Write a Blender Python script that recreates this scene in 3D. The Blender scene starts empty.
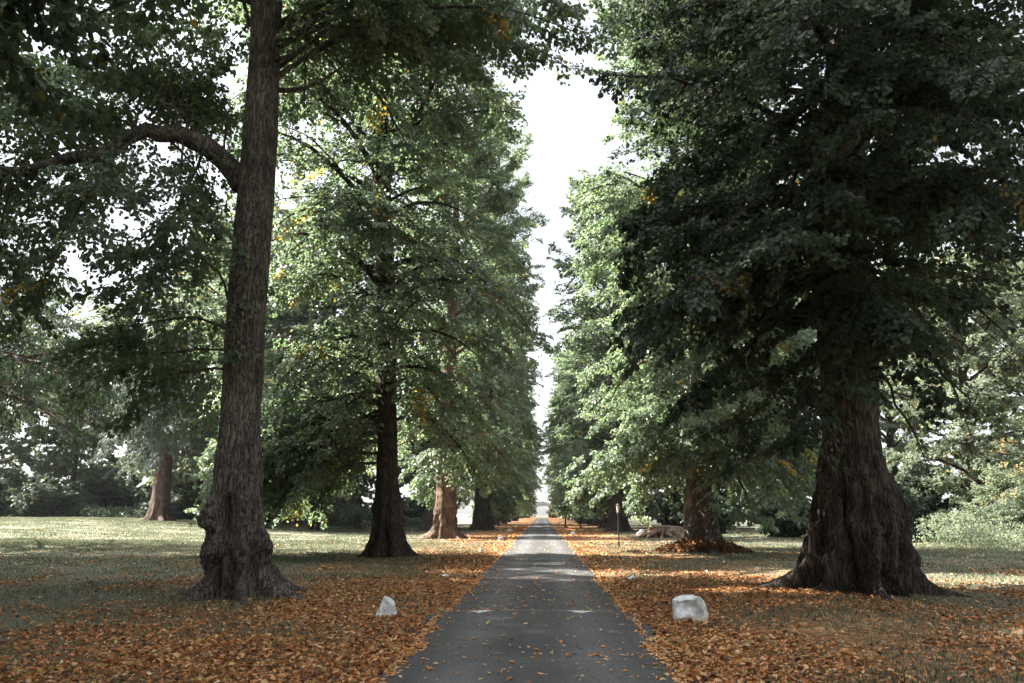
import bpy, bmesh, math, random
import numpy as np
from mathutils import Vector, Matrix

SEED = 7
R = math.radians
scene = bpy.context.scene
col = scene.collection

# ------------------------------------------------------------------ camera
W, H_IMG = 1024, 683
FPX = 28.0 / 36.0 * W                      # 28 mm lens
CAM = np.array([0.12, 0.0, 1.7])
PITCH = math.atan((512.5 - 341.5) / FPX)
YAW = math.atan((542 - 512) / (FPX / math.cos(PITCH)))
fwd = np.array([-math.sin(YAW) * math.cos(PITCH), math.cos(YAW) * math.cos(PITCH), math.sin(PITCH)])
right = np.array([math.cos(YAW), math.sin(YAW), 0.0])
upv = np.cross(right, fwd)

cam_data = bpy.data.cameras.new("camera")
cam_data.lens = 28.0
cam_data.sensor_width = 36.0
cam_data.clip_end = 3000.0
cam_data.clip_start = 0.1
cam = bpy.data.objects.new("camera", cam_data)
col.objects.link(cam)
m = Matrix(((right[0], upv[0], -fwd[0], CAM[0]), (right[1], upv[1], -fwd[1], CAM[1]),
            (right[2], upv[2], -fwd[2], CAM[2]), (0, 0, 0, 1)))
cam.matrix_world = m
scene.camera = cam


def ray(px, py):
    d = fwd * FPX + right * (px - W / 2) + upv * (H_IMG / 2 - py)
    return d


def at_depth(px, py, Y):
    """world point seen at a pixel, at world distance Y along the avenue"""
    d = ray(px, py)
    return CAM + d * ((Y - CAM[1]) / d[1])


# ------------------------------------------------------------------ noise
def _hash(ix, iy, iz, s):
    h = (ix * 374761393 + iy * 668265263 + iz * 2147483647 + s * 144665) & 0xFFFFFFFF
    h = ((h ^ (h >> 13)) * 1274126177) & 0xFFFFFFFF
    h = ((h ^ (h >> 16)) * 2246822519) & 0xFFFFFFFF
    return ((h ^ (h >> 15)) & 0xFFFFFF) / float(0xFFFFFF)


def vnoise(x, y, z, s=0):
    x, y, z = np.broadcast_arrays(np.asarray(x, float), np.asarray(y, float), np.asarray(z, float))
    xi, yi, zi = np.floor(x).astype(np.int64), np.floor(y).astype(np.int64), np.floor(z).astype(np.int64)
    fx, fy, fz = x - xi, y - yi, z - zi
    fx, fy, fz = [f * f * (3 - 2 * f) for f in (fx, fy, fz)]
    out = 0
    for dx in (0, 1):
        for dy in (0, 1):
            for dz in (0, 1):
                w = (fx if dx else 1 - fx) * (fy if dy else 1 - fy) * (fz if dz else 1 - fz)
                out = out + w * _hash(xi + dx, yi + dy, zi + dz, s)
    return out * 2 - 1


def fbm(x, y, z, s=0, octs=4, g=0.5):
    a, t, f = 1.0, 0, 1.0
    for o in range(octs):
        t = t + a * vnoise(np.asarray(x) * f, np.asarray(y) * f, np.asarray(z) * f, s + o * 17)
        a *= g
        f *= 2.03
    return t


def sstep(a, b, x):
    t = np.clip((np.asarray(x, float) - a) / (b - a), 0, 1)
    return t * t * (3 - 2 * t)


def ground_z(x, y):
    x = np.asarray(x, float)
    y = np.asarray(y, float)
    ax = np.abs(x)
    n = fbm(x * 0.25, y * 0.25, 0.3, 5, 3) * 0.05 + fbm(x * 1.3, y * 1.3, 0.7, 9, 2) * 0.012
    z = n * sstep(1.8, 4.5, ax)
    z = z + 1.15 * sstep(14, 50, -x) * sstep(22, 80, y)
    return z - 0.03 * (1 - sstep(1.5, 2.4, ax))


def on_ground(px, py):
    d = ray(px, py)
    t = (0.0 - CAM[2]) / d[2]
    p = CAM + d * t
    for _ in range(12):
        z = float(ground_z(p[0], p[1]))
        t = (z - CAM[2]) / d[2]
        p = CAM + d * t
    return p


# ------------------------------------------------------------------ object helpers
def prop(o, label=None, cat=None, group=None, kind=None):
    if label: o["label"] = label
    if cat: o["category"] = cat
    if group: o["group"] = group
    if kind: o["kind"] = kind
    return o


def empty(name, loc, label, cat, group=None, rz=0.0, scale=1.0):
    o = bpy.data.objects.new(name, None)
    o.location = loc
    o.rotation_euler = (0, 0, rz)
    o.scale = (scale,) * 3
    o.empty_display_size = 0.3
    col.objects.link(o)
    return prop(o, label, cat, group)


def link(name, me, mat=None, parent=None):
    if mat is not None and len(me.materials) == 0:
        me.materials.append(mat)
    o = bpy.data.objects.new(name, me)
    col.objects.link(o)
    if parent is not None:
        o.parent = parent
    return o


def copy_tree(o, loc, rz, scale, label, group):
    c = o.copy()
    col.objects.link(c)
    c.location = loc
    c.rotation_euler = (0, 0, rz)
    c.scale = scale if hasattr(scale, "__len__") else (scale,) * 3
    c["label"] = label
    if group: c["group"] = group
    for ch in list(o.children):
        k = ch.copy()
        k.parent = c
        col.objects.link(k)
        for g in list(ch.children):
            q = g.copy()
            q.parent = k
            col.objects.link(q)
    return c


class MB:
    """collects vertices and faces (tris and quads) as arrays; builds one mesh"""

    def __init__(self):
        self.v, self.f, self.n, self.t = [], [], 0, []

    def add(self, v, f, tint=None):
        v = np.asarray(v, float).reshape(-1, 3)
        f = np.asarray(f, np.int64)
        self.f.append(f + self.n)
        self.v.append(v)
        self.n += len(v)
        self.t.append(np.zeros(len(f)) if tint is None else np.broadcast_to(tint, (len(f),)))

    def tube(self, pts, rad, sides=8, cap=True):
        pts = np.asarray(pts, float)
        n = len(pts)
        rad = np.broadcast_to(np.asarray(rad, float), (n,))
        tan = np.gradient(pts, axis=0)
        tan /= np.linalg.norm(tan, axis=1)[:, None] + 1e-9
        ref = np.array([0.0, 0, 1]) if abs(tan[0][2]) < 0.9 else np.array([1.0, 0, 0])
        a = np.cross(tan, ref)
        a /= np.linalg.norm(a, axis=1)[:, None] + 1e-9
        b = np.cross(tan, a)
        th = np.arange(sides) * 2 * np.pi / sides
        ring = a[:, None, :] * np.cos(th)[None, :, None] + b[:, None, :] * np.sin(th)[None, :, None]
        v = pts[:, None, :] + ring * rad[:, None, None]
        self.grid(v.reshape(-1, 3), n, sides, wrap=True)
        if cap:
            base = self.n
            self.add(np.array([pts[-1], pts[0]]), np.zeros((0, 4), int))
            k = base - n * sides
            s = np.arange(sides)
            s2 = (s + 1) % sides
            last = k + (n - 1) * sides
            self.f.append(np.stack([np.full(sides, base), last + s, last + s2], 1))
            self.t.append(np.zeros(sides))
            self.f.append(np.stack([np.full(sides, base + 1), k + s2, k + s], 1))
            self.t.append(np.zeros(sides))

    def grid(self, v, n, mcols, wrap=False, tint=None):
        i = np.arange(n - 1)[:, None]
        j = np.arange(mcols if wrap else mcols - 1)[None, :]
        j2 = (j + 1) % mcols
        q = np.stack([i * mcols + j, i * mcols + j2, (i + 1) * mcols + j2, (i + 1) * mcols + j], -1).reshape(-1, 4)
        self.add(v, q, tint)

    def box(self, lo, hi):
        x0, y0, z0 = lo
        x1, y1, z1 = hi
        v = [(x0, y0, z0), (x1, y0, z0), (x1, y1, z0), (x0, y1, z0), (x0, y0, z1), (x1, y0, z1), (x1, y1, z1), (x0, y1, z1)]
        self.add(v, [(0, 3, 2, 1), (4, 5, 6, 7), (0, 1, 5, 4), (1, 2, 6, 5), (2, 3, 7, 6), (3, 0, 4, 7)])

    def mesh(self, name, mat=None, smooth=False, tint=False):
        me = bpy.data.meshes.new(name)
        V = np.concatenate(self.v).astype(np.float32)
        me.vertices.add(len(V))
        me.vertices.foreach_set("co", V.ravel())
        li = np.concatenate([f.ravel() for f in self.f if len(f)]).astype(np.int32)
        cnt = np.concatenate([np.full(len(f), f.shape[1], np.int32) for f in self.f if len(f)])
        st = np.concatenate([[0], np.cumsum(cnt)[:-1]]).astype(np.int32)
        me.loops.add(len(li))
        me.loops.foreach_set("vertex_index", li)
        me.polygons.add(len(cnt))
        me.polygons.foreach_set("loop_start", st)
        me.polygons.foreach_set("use_smooth", np.full(len(cnt), smooth, dtype=bool))
        me.update(calc_edges=True)
        if tint:
            at = me.attributes.new("tint", "FLOAT", "FACE")
            at.data.foreach_set("value", np.concatenate([t for t in self.t if len(t)]).astype(np.float32))
        if mat: me.materials.append(mat)
        me.validate()
        return me

    def build(self, name, mat=None, parent=None, smooth=False, tint=False):
        return link(name, self.mesh(name, mat, smooth, tint), None, parent)


# ------------------------------------------------------------------ materials
def new_mat(name):
    mt = bpy.data.materials.new(name)
    mt.use_nodes = True
    nt = mt.node_tree
    nt.nodes.clear()
    out = nt.nodes.new("ShaderNodeOutputMaterial")
    return mt, nt, out


def N(nt, typ, **kw):
    n = nt.nodes.new("ShaderNode" + typ)
    for k, v in kw.items():
        if hasattr(n, k) and k not in n.inputs:
            setattr(n, k, v)
        else:
            n.inputs[k].default_value = v
    return n


def ramp(nt, stops, interp="LINEAR"):
    n = nt.nodes.new("ShaderNodeValToRGB")
    n.color_ramp.interpolation = interp
    el = n.color_ramp.elements
    while len(el) > 1: el.remove(el[-1])
    el[0].position = stops[0][0]
    el[0].color = (*stops[0][1], 1)
    for p, c in stops[1:]:
        e = el.new(p)
        e.color = (*c, 1)
    return n


def leaf_mat(name, stops, trans=0.5, rough=0.45, spec=0.4, tcol=2.1):
    mt, nt, out = new_mat(name)
    L = nt.links.new
    at = N(nt, "Attribute", attribute_name="tint")
    rp = ramp(nt, stops)
    L(at.outputs["Fac"], rp.inputs["Fac"])
    pb = N(nt, "BsdfPrincipled", Roughness=rough)
    pb.inputs["Specular IOR Level"].default_value = spec
    L(rp.outputs["Color"], pb.inputs["Base Color"])
    tr = N(nt, "BsdfTranslucent")
    mx = N(nt, "MixRGB", blend_type="MULTIPLY", Fac=1.0)
    mx.inputs["Color2"].default_value = (tcol * 1.0, tcol * 1.02, tcol * 0.75, 1)
    L(rp.outputs["Color"], mx.inputs["Color1"])
    L(mx.outputs["Color"], tr.inputs["Color"])
    sh = N(nt, "MixShader", Fac=trans)
    L(pb.outputs[0], sh.inputs[1])
    L(tr.outputs[0], sh.inputs[2])
    L(sh.outputs[0], out.inputs["Surface"])
    return mt


def bark_mat(name, dark, light, accent=None, scale=1.0, bump=1.0, stretch=0.16, moss=0.0):
    mt, nt, out = new_mat(name)
    L = nt.links.new
    tc = N(nt, "TexCoord")
    mp = N(nt, "Mapping")
    mp.inputs["Scale"].default_value = (1, 1, stretch)
    L(tc.outputs["Object"], mp.inputs["Vector"])
    n0 = N(nt, "TexNoise", Scale=3.0 * scale, Detail=5)
    L(tc.outputs["Object"], n0.inputs["Vector"])
    wv = N(nt, "MixRGB", blend_type="ADD", Fac=0.16)
    L(mp.outputs[0], wv.inputs["Color1"])
    L(n0.outputs["Color"], wv.inputs["Color2"])
    vo = N(nt, "TexNoise", Scale=16 * scale, Detail=3, Roughness=0.55)
    L(wv.outputs[0], vo.inputs["Vector"])
    fs = N(nt, "Math", operation="SUBTRACT")
    L(vo.outputs["Fac"], fs.inputs[0])
    fs.inputs[1].default_value = 0.5
    fa = N(nt, "Math", operation="ABSOLUTE")
    L(fs.outputs[0], fa.inputs[0])
    n1 = N(nt, "TexNoise", Scale=42 * scale, Detail=6, Roughness=0.7)
    L(mp.outputs[0], n1.inputs["Vector"])
    n2 = N(nt, "TexNoise", Scale=1.4, Detail=6, Roughness=0.65)
    L(tc.outputs["Object"], n2.inputs["Vector"])
    vr = ramp(nt, [(0.0, (0.0, 0.0, 0.0)), (0.06, (0.55, 0.55, 0.55)), (0.2, (1, 1, 1))])
    L(fa.outputs[0], vr.inputs["Fac"])
    ad = N(nt, "Math", operation="MULTIPLY_ADD")
    L(n1.outputs["Fac"], ad.inputs[0])
    ad.inputs[1].default_value = 1.1
    L(vr.outputs["Color"], ad.inputs[2])
    hf = N(nt, "Math", operation="MULTIPLY")
    L(ad.outputs[0], hf.inputs[0])
    hf.inputs[1].default_value = 0.5
    cr = ramp(nt, [(0.3, dark), (0.8, light)])
    L(hf.outputs[0], cr.inputs["Fac"])
    last = cr.outputs["Color"]
    br = ramp(nt, [(0.3, (0.5, 0.49, 0.48)), (0.7, (1.4, 1.35, 1.3))])
    L(n2.outputs["Fac"], br.inputs["Fac"])
    mu = N(nt, "MixRGB", blend_type="MULTIPLY", Fac=1.0)
    L(last, mu.inputs["Color1"])
    L(br.outputs["Color"], mu.inputs["Color2"])
    last = mu.outputs["Color"]
    if accent:
        n3 = N(nt, "TexNoise", Scale=1.6, Detail=6, Roughness=0.7, Distortion=0.6)
        L(tc.outputs["Object"], n3.inputs["Vector"])
        ar = ramp(nt, [(0.50, (0, 0, 0)), (0.62, (0.85, 0.85, 0.85))])
        L(n3.outputs["Fac"], ar.inputs["Fac"])
        am = N(nt, "MixRGB", blend_type="MIX")
        L(ar.outputs["Color"], am.inputs["Fac"])
        L(last, am.inputs["Color1"])
        am.inputs["Color2"].default_value = (*accent, 1)
        last = am.outputs["Color"]
    pb = N(nt, "BsdfPrincipled", Roughness=0.9)
    pb.inputs["Specular IOR Level"].default_value = 0.15
    L(last, pb.inputs["Base Color"])
    bm = N(nt, "Bump", Strength=bump, Distance=0.08)
    L(hf.outputs[0], bm.inputs["Height"])
    L(bm.outputs[0], pb.inputs["Normal"])
    L(pb.outputs[0], out.inputs["Surface"])
    return mt


def plain_mat(name, c, rough=0.7, metal=0.0, spec=0.4, noise=0.25, nscale=6.0, bump=0.0):
    mt, nt, out = new_mat(name)
    L = nt.links.new
    tc = N(nt, "TexCoord")
    no = N(nt, "TexNoise", Scale=nscale, Detail=6, Roughness=0.6)
    L(tc.outputs["Object"], no.inputs["Vector"])
    rp = ramp(nt, [(0.3, tuple(k * (1 - noise) for k in c)), (0.7, tuple(min(1, k * (1 + noise * 0.4)) for k in c))])
    L(no.outputs["Fac"], rp.inputs["Fac"])
    pb = N(nt, "BsdfPrincipled", Roughness=rough, Metallic=metal)
    pb.inputs["Specular IOR Level"].default_value = spec
    L(rp.outputs["Color"], pb.inputs["Base Color"])
    if bump:
        bm = N(nt, "Bump", Strength=bump, Distance=0.02)
        L(no.outputs["Fac"], bm.inputs["Height"])
        L(bm.outputs[0], pb.inputs["Normal"])
    L(pb.outputs[0], out.inputs["Surface"])
    return mt


YEL = (0.30, 0.20, 0.035)
G = {
    # tint 0..0.9 green range, above 0.93 yellowing leaves
    "lime": leaf_mat("lime_leaves", [(0.0, (0.0517, 0.0782, 0.0506)), (0.45, (0.0954, 0.1299, 0.0839)), (0.85, (0.1587, 0.1966, 0.1311)),
                                     (0.92, (0.1828, 0.2208, 0.1357)), (0.95, YEL), (1.0, (0.4140, 0.2875, 0.0575))], rough=0.38, spec=0.5),
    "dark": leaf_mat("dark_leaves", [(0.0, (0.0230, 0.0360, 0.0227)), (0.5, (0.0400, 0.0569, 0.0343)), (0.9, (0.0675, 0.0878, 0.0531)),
                                     (0.95, (0.1187, 0.0864, 0.0194)), (1.0, (0.1483, 0.1080, 0.0227))], trans=0.3, rough=0.5, spec=0.22),  # shade on the hedge bushes and near right crown is put into these greens
    "pale": leaf_mat("pale_leaves", [(0.0, (0.088, 0.111, 0.080)), (0.5, (0.144, 0.171, 0.126)), (0.9, (0.206, 0.223, 0.169)),
                                     (0.95, (0.26, 0.19, 0.09)), (1.0, (0.30, 0.20, 0.10))], spec=0.15, rough=0.55),
    "conifer": leaf_mat("conifer_needles", [(0.0, (0.052, 0.071, 0.061)), (0.6, (0.095, 0.117, 0.102)), (0.9, (0.165, 0.179, 0.162)),
                                            (1.0, (0.15, 0.13, 0.09))], trans=0.15, rough=0.6, spec=0.1),
    "wood": leaf_mat("woodland_leaves", [(0.0, (0.037, 0.056, 0.039)), (0.5, (0.077, 0.104, 0.072)), (0.9, (0.144, 0.164, 0.117)),
                                         (0.95, (0.22, 0.14, 0.05)), (1.0, (0.28, 0.16, 0.05))], spec=0.15, rough=0.55),
    "autumn": leaf_mat("autumn_leaves", [(0.0, (0.12, 0.07, 0.025)), (0.6, (0.25, 0.13, 0.04)), (1.0, (0.36, 0.2, 0.06))]),
}
LITTER = leaf_mat("fallen_leaf_colours", [(0.0, (0.050, 0.028, 0.017)), (0.25, (0.21, 0.088, 0.036)), (0.55, (0.45, 0.19, 0.066)),
                                          (0.8, (0.56, 0.29, 0.12)), (0.93, (0.58, 0.43, 0.25)), (1.0, (0.42, 0.33, 0.08))],
                  trans=0.12, rough=0.6, spec=0.3, tcol=1.0)
GRASSB = leaf_mat("grass_blades", [(0.0, (0.055, 0.070, 0.040)), (0.6, (0.145, 0.156, 0.112)), (0.9, (0.27, 0.275, 0.22)), (1.0, (0.28, 0.26, 0.20))],
                  trans=0.2, rough=0.6, spec=0.25)
BARK = bark_mat("lime_bark", (0.048, 0.042, 0.037), (0.235, 0.21, 0.185))
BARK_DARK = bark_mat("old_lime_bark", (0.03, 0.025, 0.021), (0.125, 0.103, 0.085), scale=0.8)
BARK_RUST = bark_mat("peeling_bark", (0.06, 0.04, 0.028), (0.20, 0.15, 0.11), accent=(0.26, 0.165, 0.11), scale=0.9)
BARK_RED = bark_mat("conifer_bark", (0.06, 0.042, 0.036), (0.19, 0.135, 0.115), scale=0.6, stretch=0.12)
DEADWOOD = bark_mat("dead_twigs", (0.12, 0.11, 0.09), (0.3, 0.28, 0.23), scale=1.0)

# ------------------------------------------------------------------ leaves
def add_leaves(mb, P, A, Nn, size, tint, detailed=True, aspect=0.85, fold=0.07):
    """P base points, A tip directions, Nn normals (unit-ish), size lengths"""
    A = A / (np.linalg.norm(A, axis=1)[:, None] + 1e-9)
    Wd = np.cross(Nn, A)
    Wd /= np.linalg.norm(Wd, axis=1)[:, None] + 1e-9
    Nm = np.cross(A, Wd)
    s = size[:, None]
    n = len(P)
    base = np.arange(n)[:, None]
    if detailed:
        w = aspect
        fo = np.broadcast_to(np.asarray(fold, float), (n,))[:, None]
        c = [P, P + s * (0.28 * A + 0.46 * w * Wd + fo * Nm), P + s * (0.68 * A + 0.40 * w * Wd + 0.75 * fo * Nm), P + s * (1.0 * A - (0.9 * fo - 0.003) * Nm),
             P + s * (0.68 * A - 0.40 * w * Wd + 0.75 * fo * Nm), P + s * (0.28 * A - 0.46 * w * Wd + fo * Nm)]
        v = np.stack(c, 1).reshape(-1, 3)
        f = np.stack([base * 6 + np.array([0, 1, 2, 3])[None], base * 6 + np.array([0, 3, 4, 5])[None]], 1).reshape(-1, 4)
        mb.add(v, f, np.repeat(tint, 2))
    else:
        c = [P, P + s * (0.45 * A + 0.5 * aspect * Wd), P + s * A, P + s * (0.45 * A - 0.5 * aspect * Wd)]
        v = np.stack(c, 1).reshape(-1, 3)
        f = base * 4 + np.array([0, 1, 2, 3])[None]
        mb.add(v, f, tint)


def unit(v):
    return v / (np.linalg.norm(v, axis=-1, keepdims=True) + 1e-9)


class Crown:
    """limbs, side branches and leaf sprays; wood goes to a wood MB, leaves to a leaf MB"""

    def __init__(self, seed):
        self.rng = np.random.default_rng(seed)
        self.sP, self.sD, self.sL, self.sW = [], [], [], []
        self.wood = MB()

    def limb(self, p0, az, L, slope, droop, r0, spacing=0.45, sides=6, side_len=0.34, start=0.12, minlen=0.55, fork=True):
        rng = self.rng
        s = np.linspace(0, 1, 10)
        az_w = az + np.cumsum(rng.normal(0, 0.07, 10))
        hx = np.cumsum(np.cos(az_w)) * L / 10
        hy = np.cumsum(np.sin(az_w)) * L / 10
        hx -= hx[0]
        hy -= hy[0]
        hz = L * (slope * s - droop * s ** 2.2) + np.cumsum(rng.normal(0, 0.02, 10)) * L * 0.3
        pts = np.stack([p0[0] + hx, p0[1] + hy, np.maximum(p0[2] + hz, 1.5)], 1)
        self.limb_pts(pts, r0, spacing, sides, side_len, start, minlen)
        if fork and L > 2.2:
            for u, sg in ((0.3, 1), (0.5, -1), (0.68, 1)):
                sg = sg * (1 if rng.random() < 0.8 else -1)
                p = np.array([np.interp(u, s, pts[:, a]) for a in range(3)])
                self.limb(p, az + sg * rng.uniform(0.35, 0.9), L * (1.05 - u) * rng.uniform(0.7, 1.0), slope * 0.6 + rng.uniform(-0.3, 0.55), droop * rng.uniform(0.6, 1.3), r0 * (1 - u) * 0.6,
                          spacing, 5, side_len, start, minlen, fork=False)
        return pts

    def limb_pts(self, pts, r0, spacing=0.45, sides=6, side_len=0.34, start=0.12, minlen=0.55, rad_end=0.08, wood=None):
        rng = self.rng
        pts = np.asarray(pts, float)
        n = len(pts)
        s = np.linspace(0, 1, n)
        (wood or self.wood).tube(pts, r0 * ((1 - s) ** 0.8 * (1 - rad_end) + rad_end), sides)
        seg = np.linalg.norm(np.diff(pts, axis=0), axis=1)
        L = seg.sum()
        cum = np.concatenate([[0], np.cumsum(seg)]) / L
        k = max(3, int(L / spacing))
        for i in range(k):
            u = start + (1 - start) * (i + rng.random()) / k
            p = np.array([np.interp(u, cum, pts[:, a]) for a in range(3)])
            q = np.array([np.interp(min(1, u + 0.06), cum, pts[:, a]) for a in range(3)])
            q0 = np.array([np.interp(max(0, u - 0.06), cum, pts[:, a]) for a in range(3)])
            t = unit(q - q0)
            h = math.atan2(t[1], t[0]) + (1 if i % 2 else -1) * rng.uniform(0.45, 1.25)
            l = (L * side_len * (1.12 - u) + minlen) * rng.uniform(0.5, 1.25)
            d = unit(np.array([math.cos(h), math.sin(h), t[2] * 0.55 + rng.normal(0.0, 0.38)]))
            if rng.random() < 0.3:
                l *= 0.65
                d = unit(d + np.array([0, 0, -rng.uniform(0.5, 1.4)]))
            self.sP.append(p)
            self.sD.append(d)
            self.sL.append(l)
            self.sW.append(r0 * 0.22 * (1.1 - u))
        # the tip itself
        self.sP.append(pts[-2])
        self.sD.append(unit(pts[-1] - pts[-2]))
        self.sL.append(0.9)
        self.sW.append(0.01)

    def finish(self, leaf_n, size, yellow=0.015, detailed=True, spread=0.32, droop=0.16, gap=0.35, aspect=0.85, tint_lo=0.1, tint_hi=0.8,
               twig_wood=True, zmin=1.0, hang=0.45, keep=None, up=1.0):
        rng = self.rng
        P, D, Ln, Wr = np.array(self.sP), np.array(self.sD), np.array(self.sL), np.array(self.sW)
        dens = fbm(P[:, 0] * 0.35, P[:, 1] * 0.35, P[:, 2] * 0.45, 3, 2) + rng.normal(0, 0.25, len(P))
        wgt = Ln ** 1.15 * np.where(dens < -0.75 + gap * 0.9, 0.22, 1.0)
        if keep is not None:
            wgt = wgt * keep(P + D * Ln[:, None] * 0.5)
        if twig_wood:
            for i in np.nonzero(wgt > 0)[0]:
                tt = np.array([0, 0.5, 1.0])
                pts = P[i] + D[i] * Ln[i] * tt[:, None]
                pts[:, 2] -= droop * (tt * Ln[i]) ** 2
                self.wood.tube(pts, np.array([1.0, 0.6, 0.15]) * max(Wr[i], 0.008), 4, cap=False)
        idx = rng.choice(len(P), leaf_n, p=wgt / wgt.sum())
        t = rng.random(leaf_n) ** 0.8
        l = Ln[idx]
        d = D[idx]
        side = np.cross(d, np.array([0, 0, 1.0]))
        side = unit(side)
        sg = np.where(rng.random(leaf_n) < 0.5, -1.0, 1.0)
        # twigs: quantised positions along the branch give leafy sprays with gaps between them
        tw = np.floor(t * l / 0.22) * 0.22 / l + 0.01
        tmix = np.where(rng.random(leaf_n) < 0.75, np.clip(tw, 0, 1), t)
        off = rng.random(leaf_n) ** 0.7 * np.clip(spread * l, 0.16, 0.62) * (1.12 - 0.7 * tmix)
        pos = P[idx] + d * (tmix * l + off * 0.45)[:, None] + side * (sg * off)[:, None]
        pos[:, 2] -= droop * (tmix * l) ** 2 + 0.30 * off ** 2 + rng.normal(0, 0.045, leaf_n)
        pos += rng.normal(0, 0.035, (leaf_n, 3))
        A = d * 0.7 + side * sg[:, None] * rng.uniform(0.1, 1.0, leaf_n)[:, None] + rng.normal(0, 0.35, (leaf_n, 3))
        A[:, 2] -= hang + rng.random(leaf_n) * hang
        A = unit(A)
        Nn = np.tile(np.array([0, 0, up]), (leaf_n, 1)) + rng.normal(0, 0.42, (leaf_n, 3)) + d * 0.25
        brt = rng.uniform(tint_lo, tint_hi, len(P))[idx] * 0.6 + 0.4 * rng.uniform(tint_lo, tint_hi, leaf_n)
        ysub = rng.random(len(P)) < yellow * 0.7
        yl = (ysub[idx] & (rng.random(leaf_n) < 0.6)) | (rng.random(leaf_n) < yellow * 0.4)
        tint = np.where(yl, rng.uniform(0.94, 1.0, leaf_n), np.minimum(brt, 0.9))
        sz = size * rng.uniform(0.65, 1.25, leaf_n)
        ok = pos[:, 2] > zmin
        mb = MB()
        add_leaves(mb, pos[ok], A[ok], unit(Nn[ok]), sz[ok], tint[ok], detailed, aspect)
        return mb


# ------------------------------------------------------------------ trunks
def add_trunk(mb, zs, cx, cy, rs, seed, flare=0.35, lobes=7, burr=0.12, sides=64, nz=110, zfine=5.0, H=None, rough=0.02, bumps=(), fluting=0.22, creases=0.24):
    """zs: knot heights; cx, cy, rs: centre and radius at the knots (local coordinates)"""
    rng = np.random.default_rng(seed)
    top = zs[-1]
    zl = np.concatenate([np.linspace(-0.15, min(zfine, top * 0.9), nz), np.linspace(min(zfine, top * 0.9), top, 46)[1:]])
    k = 41
    zz = np.linspace(zs[0] - 0.2, top, 600)
    def sm(vals):
        y = np.interp(zz, zs, vals)
        pad = np.pad(y, k // 2, mode="edge")
        return np.convolve(pad, np.ones(k) / k, "valid")
    X, Y = np.interp(zl, zz, sm(cx)), np.interp(zl, zz, sm(cy))
    Rr = np.interp(zl, zs, rs)
    th = np.arange(sides) * 2 * np.pi / sides
    TH, Z = np.meshgrid(th, zl)
    Rm = np.repeat(Rr[:, None], sides, 1)
    # root buttresses: sharpened lobes whose phase drifts up the trunk
    lob = np.zeros_like(TH)
    ph = np.sort((np.arange(lobes) + rng.uniform(-0.33, 0.33, lobes)) * 2 * np.pi / lobes)
    am = rng.uniform(0.55, 1.25, lobes)
    drift = vnoise(TH * 0 + 0.3, Z * 0.6, 0.5, seed) * 0.25
    for p, a in zip(ph, am):
        dd = (TH - p - drift + np.pi) % (2 * np.pi) - np.pi
        lob += a * np.exp(-(dd / (1.35 / lobes)) ** 2)
    fl = flare * np.exp(-np.maximum(Z, 0) / 0.5)
    toes = flare * 1.9 * np.exp(-np.maximum(Z + 0.02, 0) / 0.17)
    Rn = Rm * (1 + fl * (lob - 0.15) + toes * np.maximum(lob - 0.45, 0))
    flute = fluting * np.exp(-np.maximum(Z - 0.2, 0) / 2.0)
    Rn *= 1 + flute * (np.minimum(lob, 1.1) - 0.6)
    crease = np.zeros_like(TH)
    for kk in range(lobes):
        pv = (ph[kk] + ((ph[(kk + 1) % lobes] - ph[kk]) % (2 * np.pi)) * rng.uniform(0.4, 0.6))
        dr = 0.30 * fbm(Z * 0.9 + kk * 3.1, 0.2, 0.7, seed + 40 + kk, 3)
        dd = (TH - pv - dr + np.pi) % (2 * np.pi) - np.pi
        ze = rng.uniform(1.0, 2.6)
        crease += rng.uniform(0.5, 1.2) * np.exp(-(dd / (0.42 / lobes)) ** 2) * (1 - sstep(ze * 0.6, ze * 1.5, Z))
    Rn *= 1 - creases * np.minimum(crease, 1.2)
    cxx, syy = np.cos(TH), np.sin(TH)
    f1 = fbm(cxx * 1.5 + seed, syy * 1.5, Z * 1.1, seed + 1, 4)
    ridg = 1 - np.abs(fbm(cxx * 3.2, syy * 3.2 + seed, Z * 1.1, seed + 2, 4))
    bz = np.exp(-((Z - 1.1) / 1.3) ** 2) + 0.25 * np.exp(-((Z - 2.6) / 1.4) ** 2)
    Rn *= 1 + burr * bz * (0.7 * f1 + 1.0 * (ridg - 0.72)) + 0.03 * f1
    fine = fbm(cxx * 9, syy * 9, Z * 2.2, seed + 4, 3) * rough + fbm(cxx * 22, syy * 22, Z * 6.0, seed + 6, 2) * rough * 0.5
    Rn *= 1 + fine
    for (bth, bzc, bw, bh, ba) in bumps:
        dd = (TH - bth + np.pi) % (2 * np.pi) - np.pi
        e = np.exp(-(dd / bw) ** 2 - ((Z - bzc) / bh) ** 2)
        warty = 1 + 0.55 * fbm(cxx * 7, syy * 7, Z * 7, seed + 9, 3)
        Rn += ba * e * warty
    V = np.stack([X[:, None] + Rn * cxx, Y[:, None] + Rn * syy, Z], -1)
    mb.grid(V.reshape(-1, 3), len(zl), sides, wrap=True)
    return lambda z: (np.interp(z, zz, sm(cx)), np.interp(z, zz, sm(cy)), np.interp(z, zs, rs))


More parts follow.
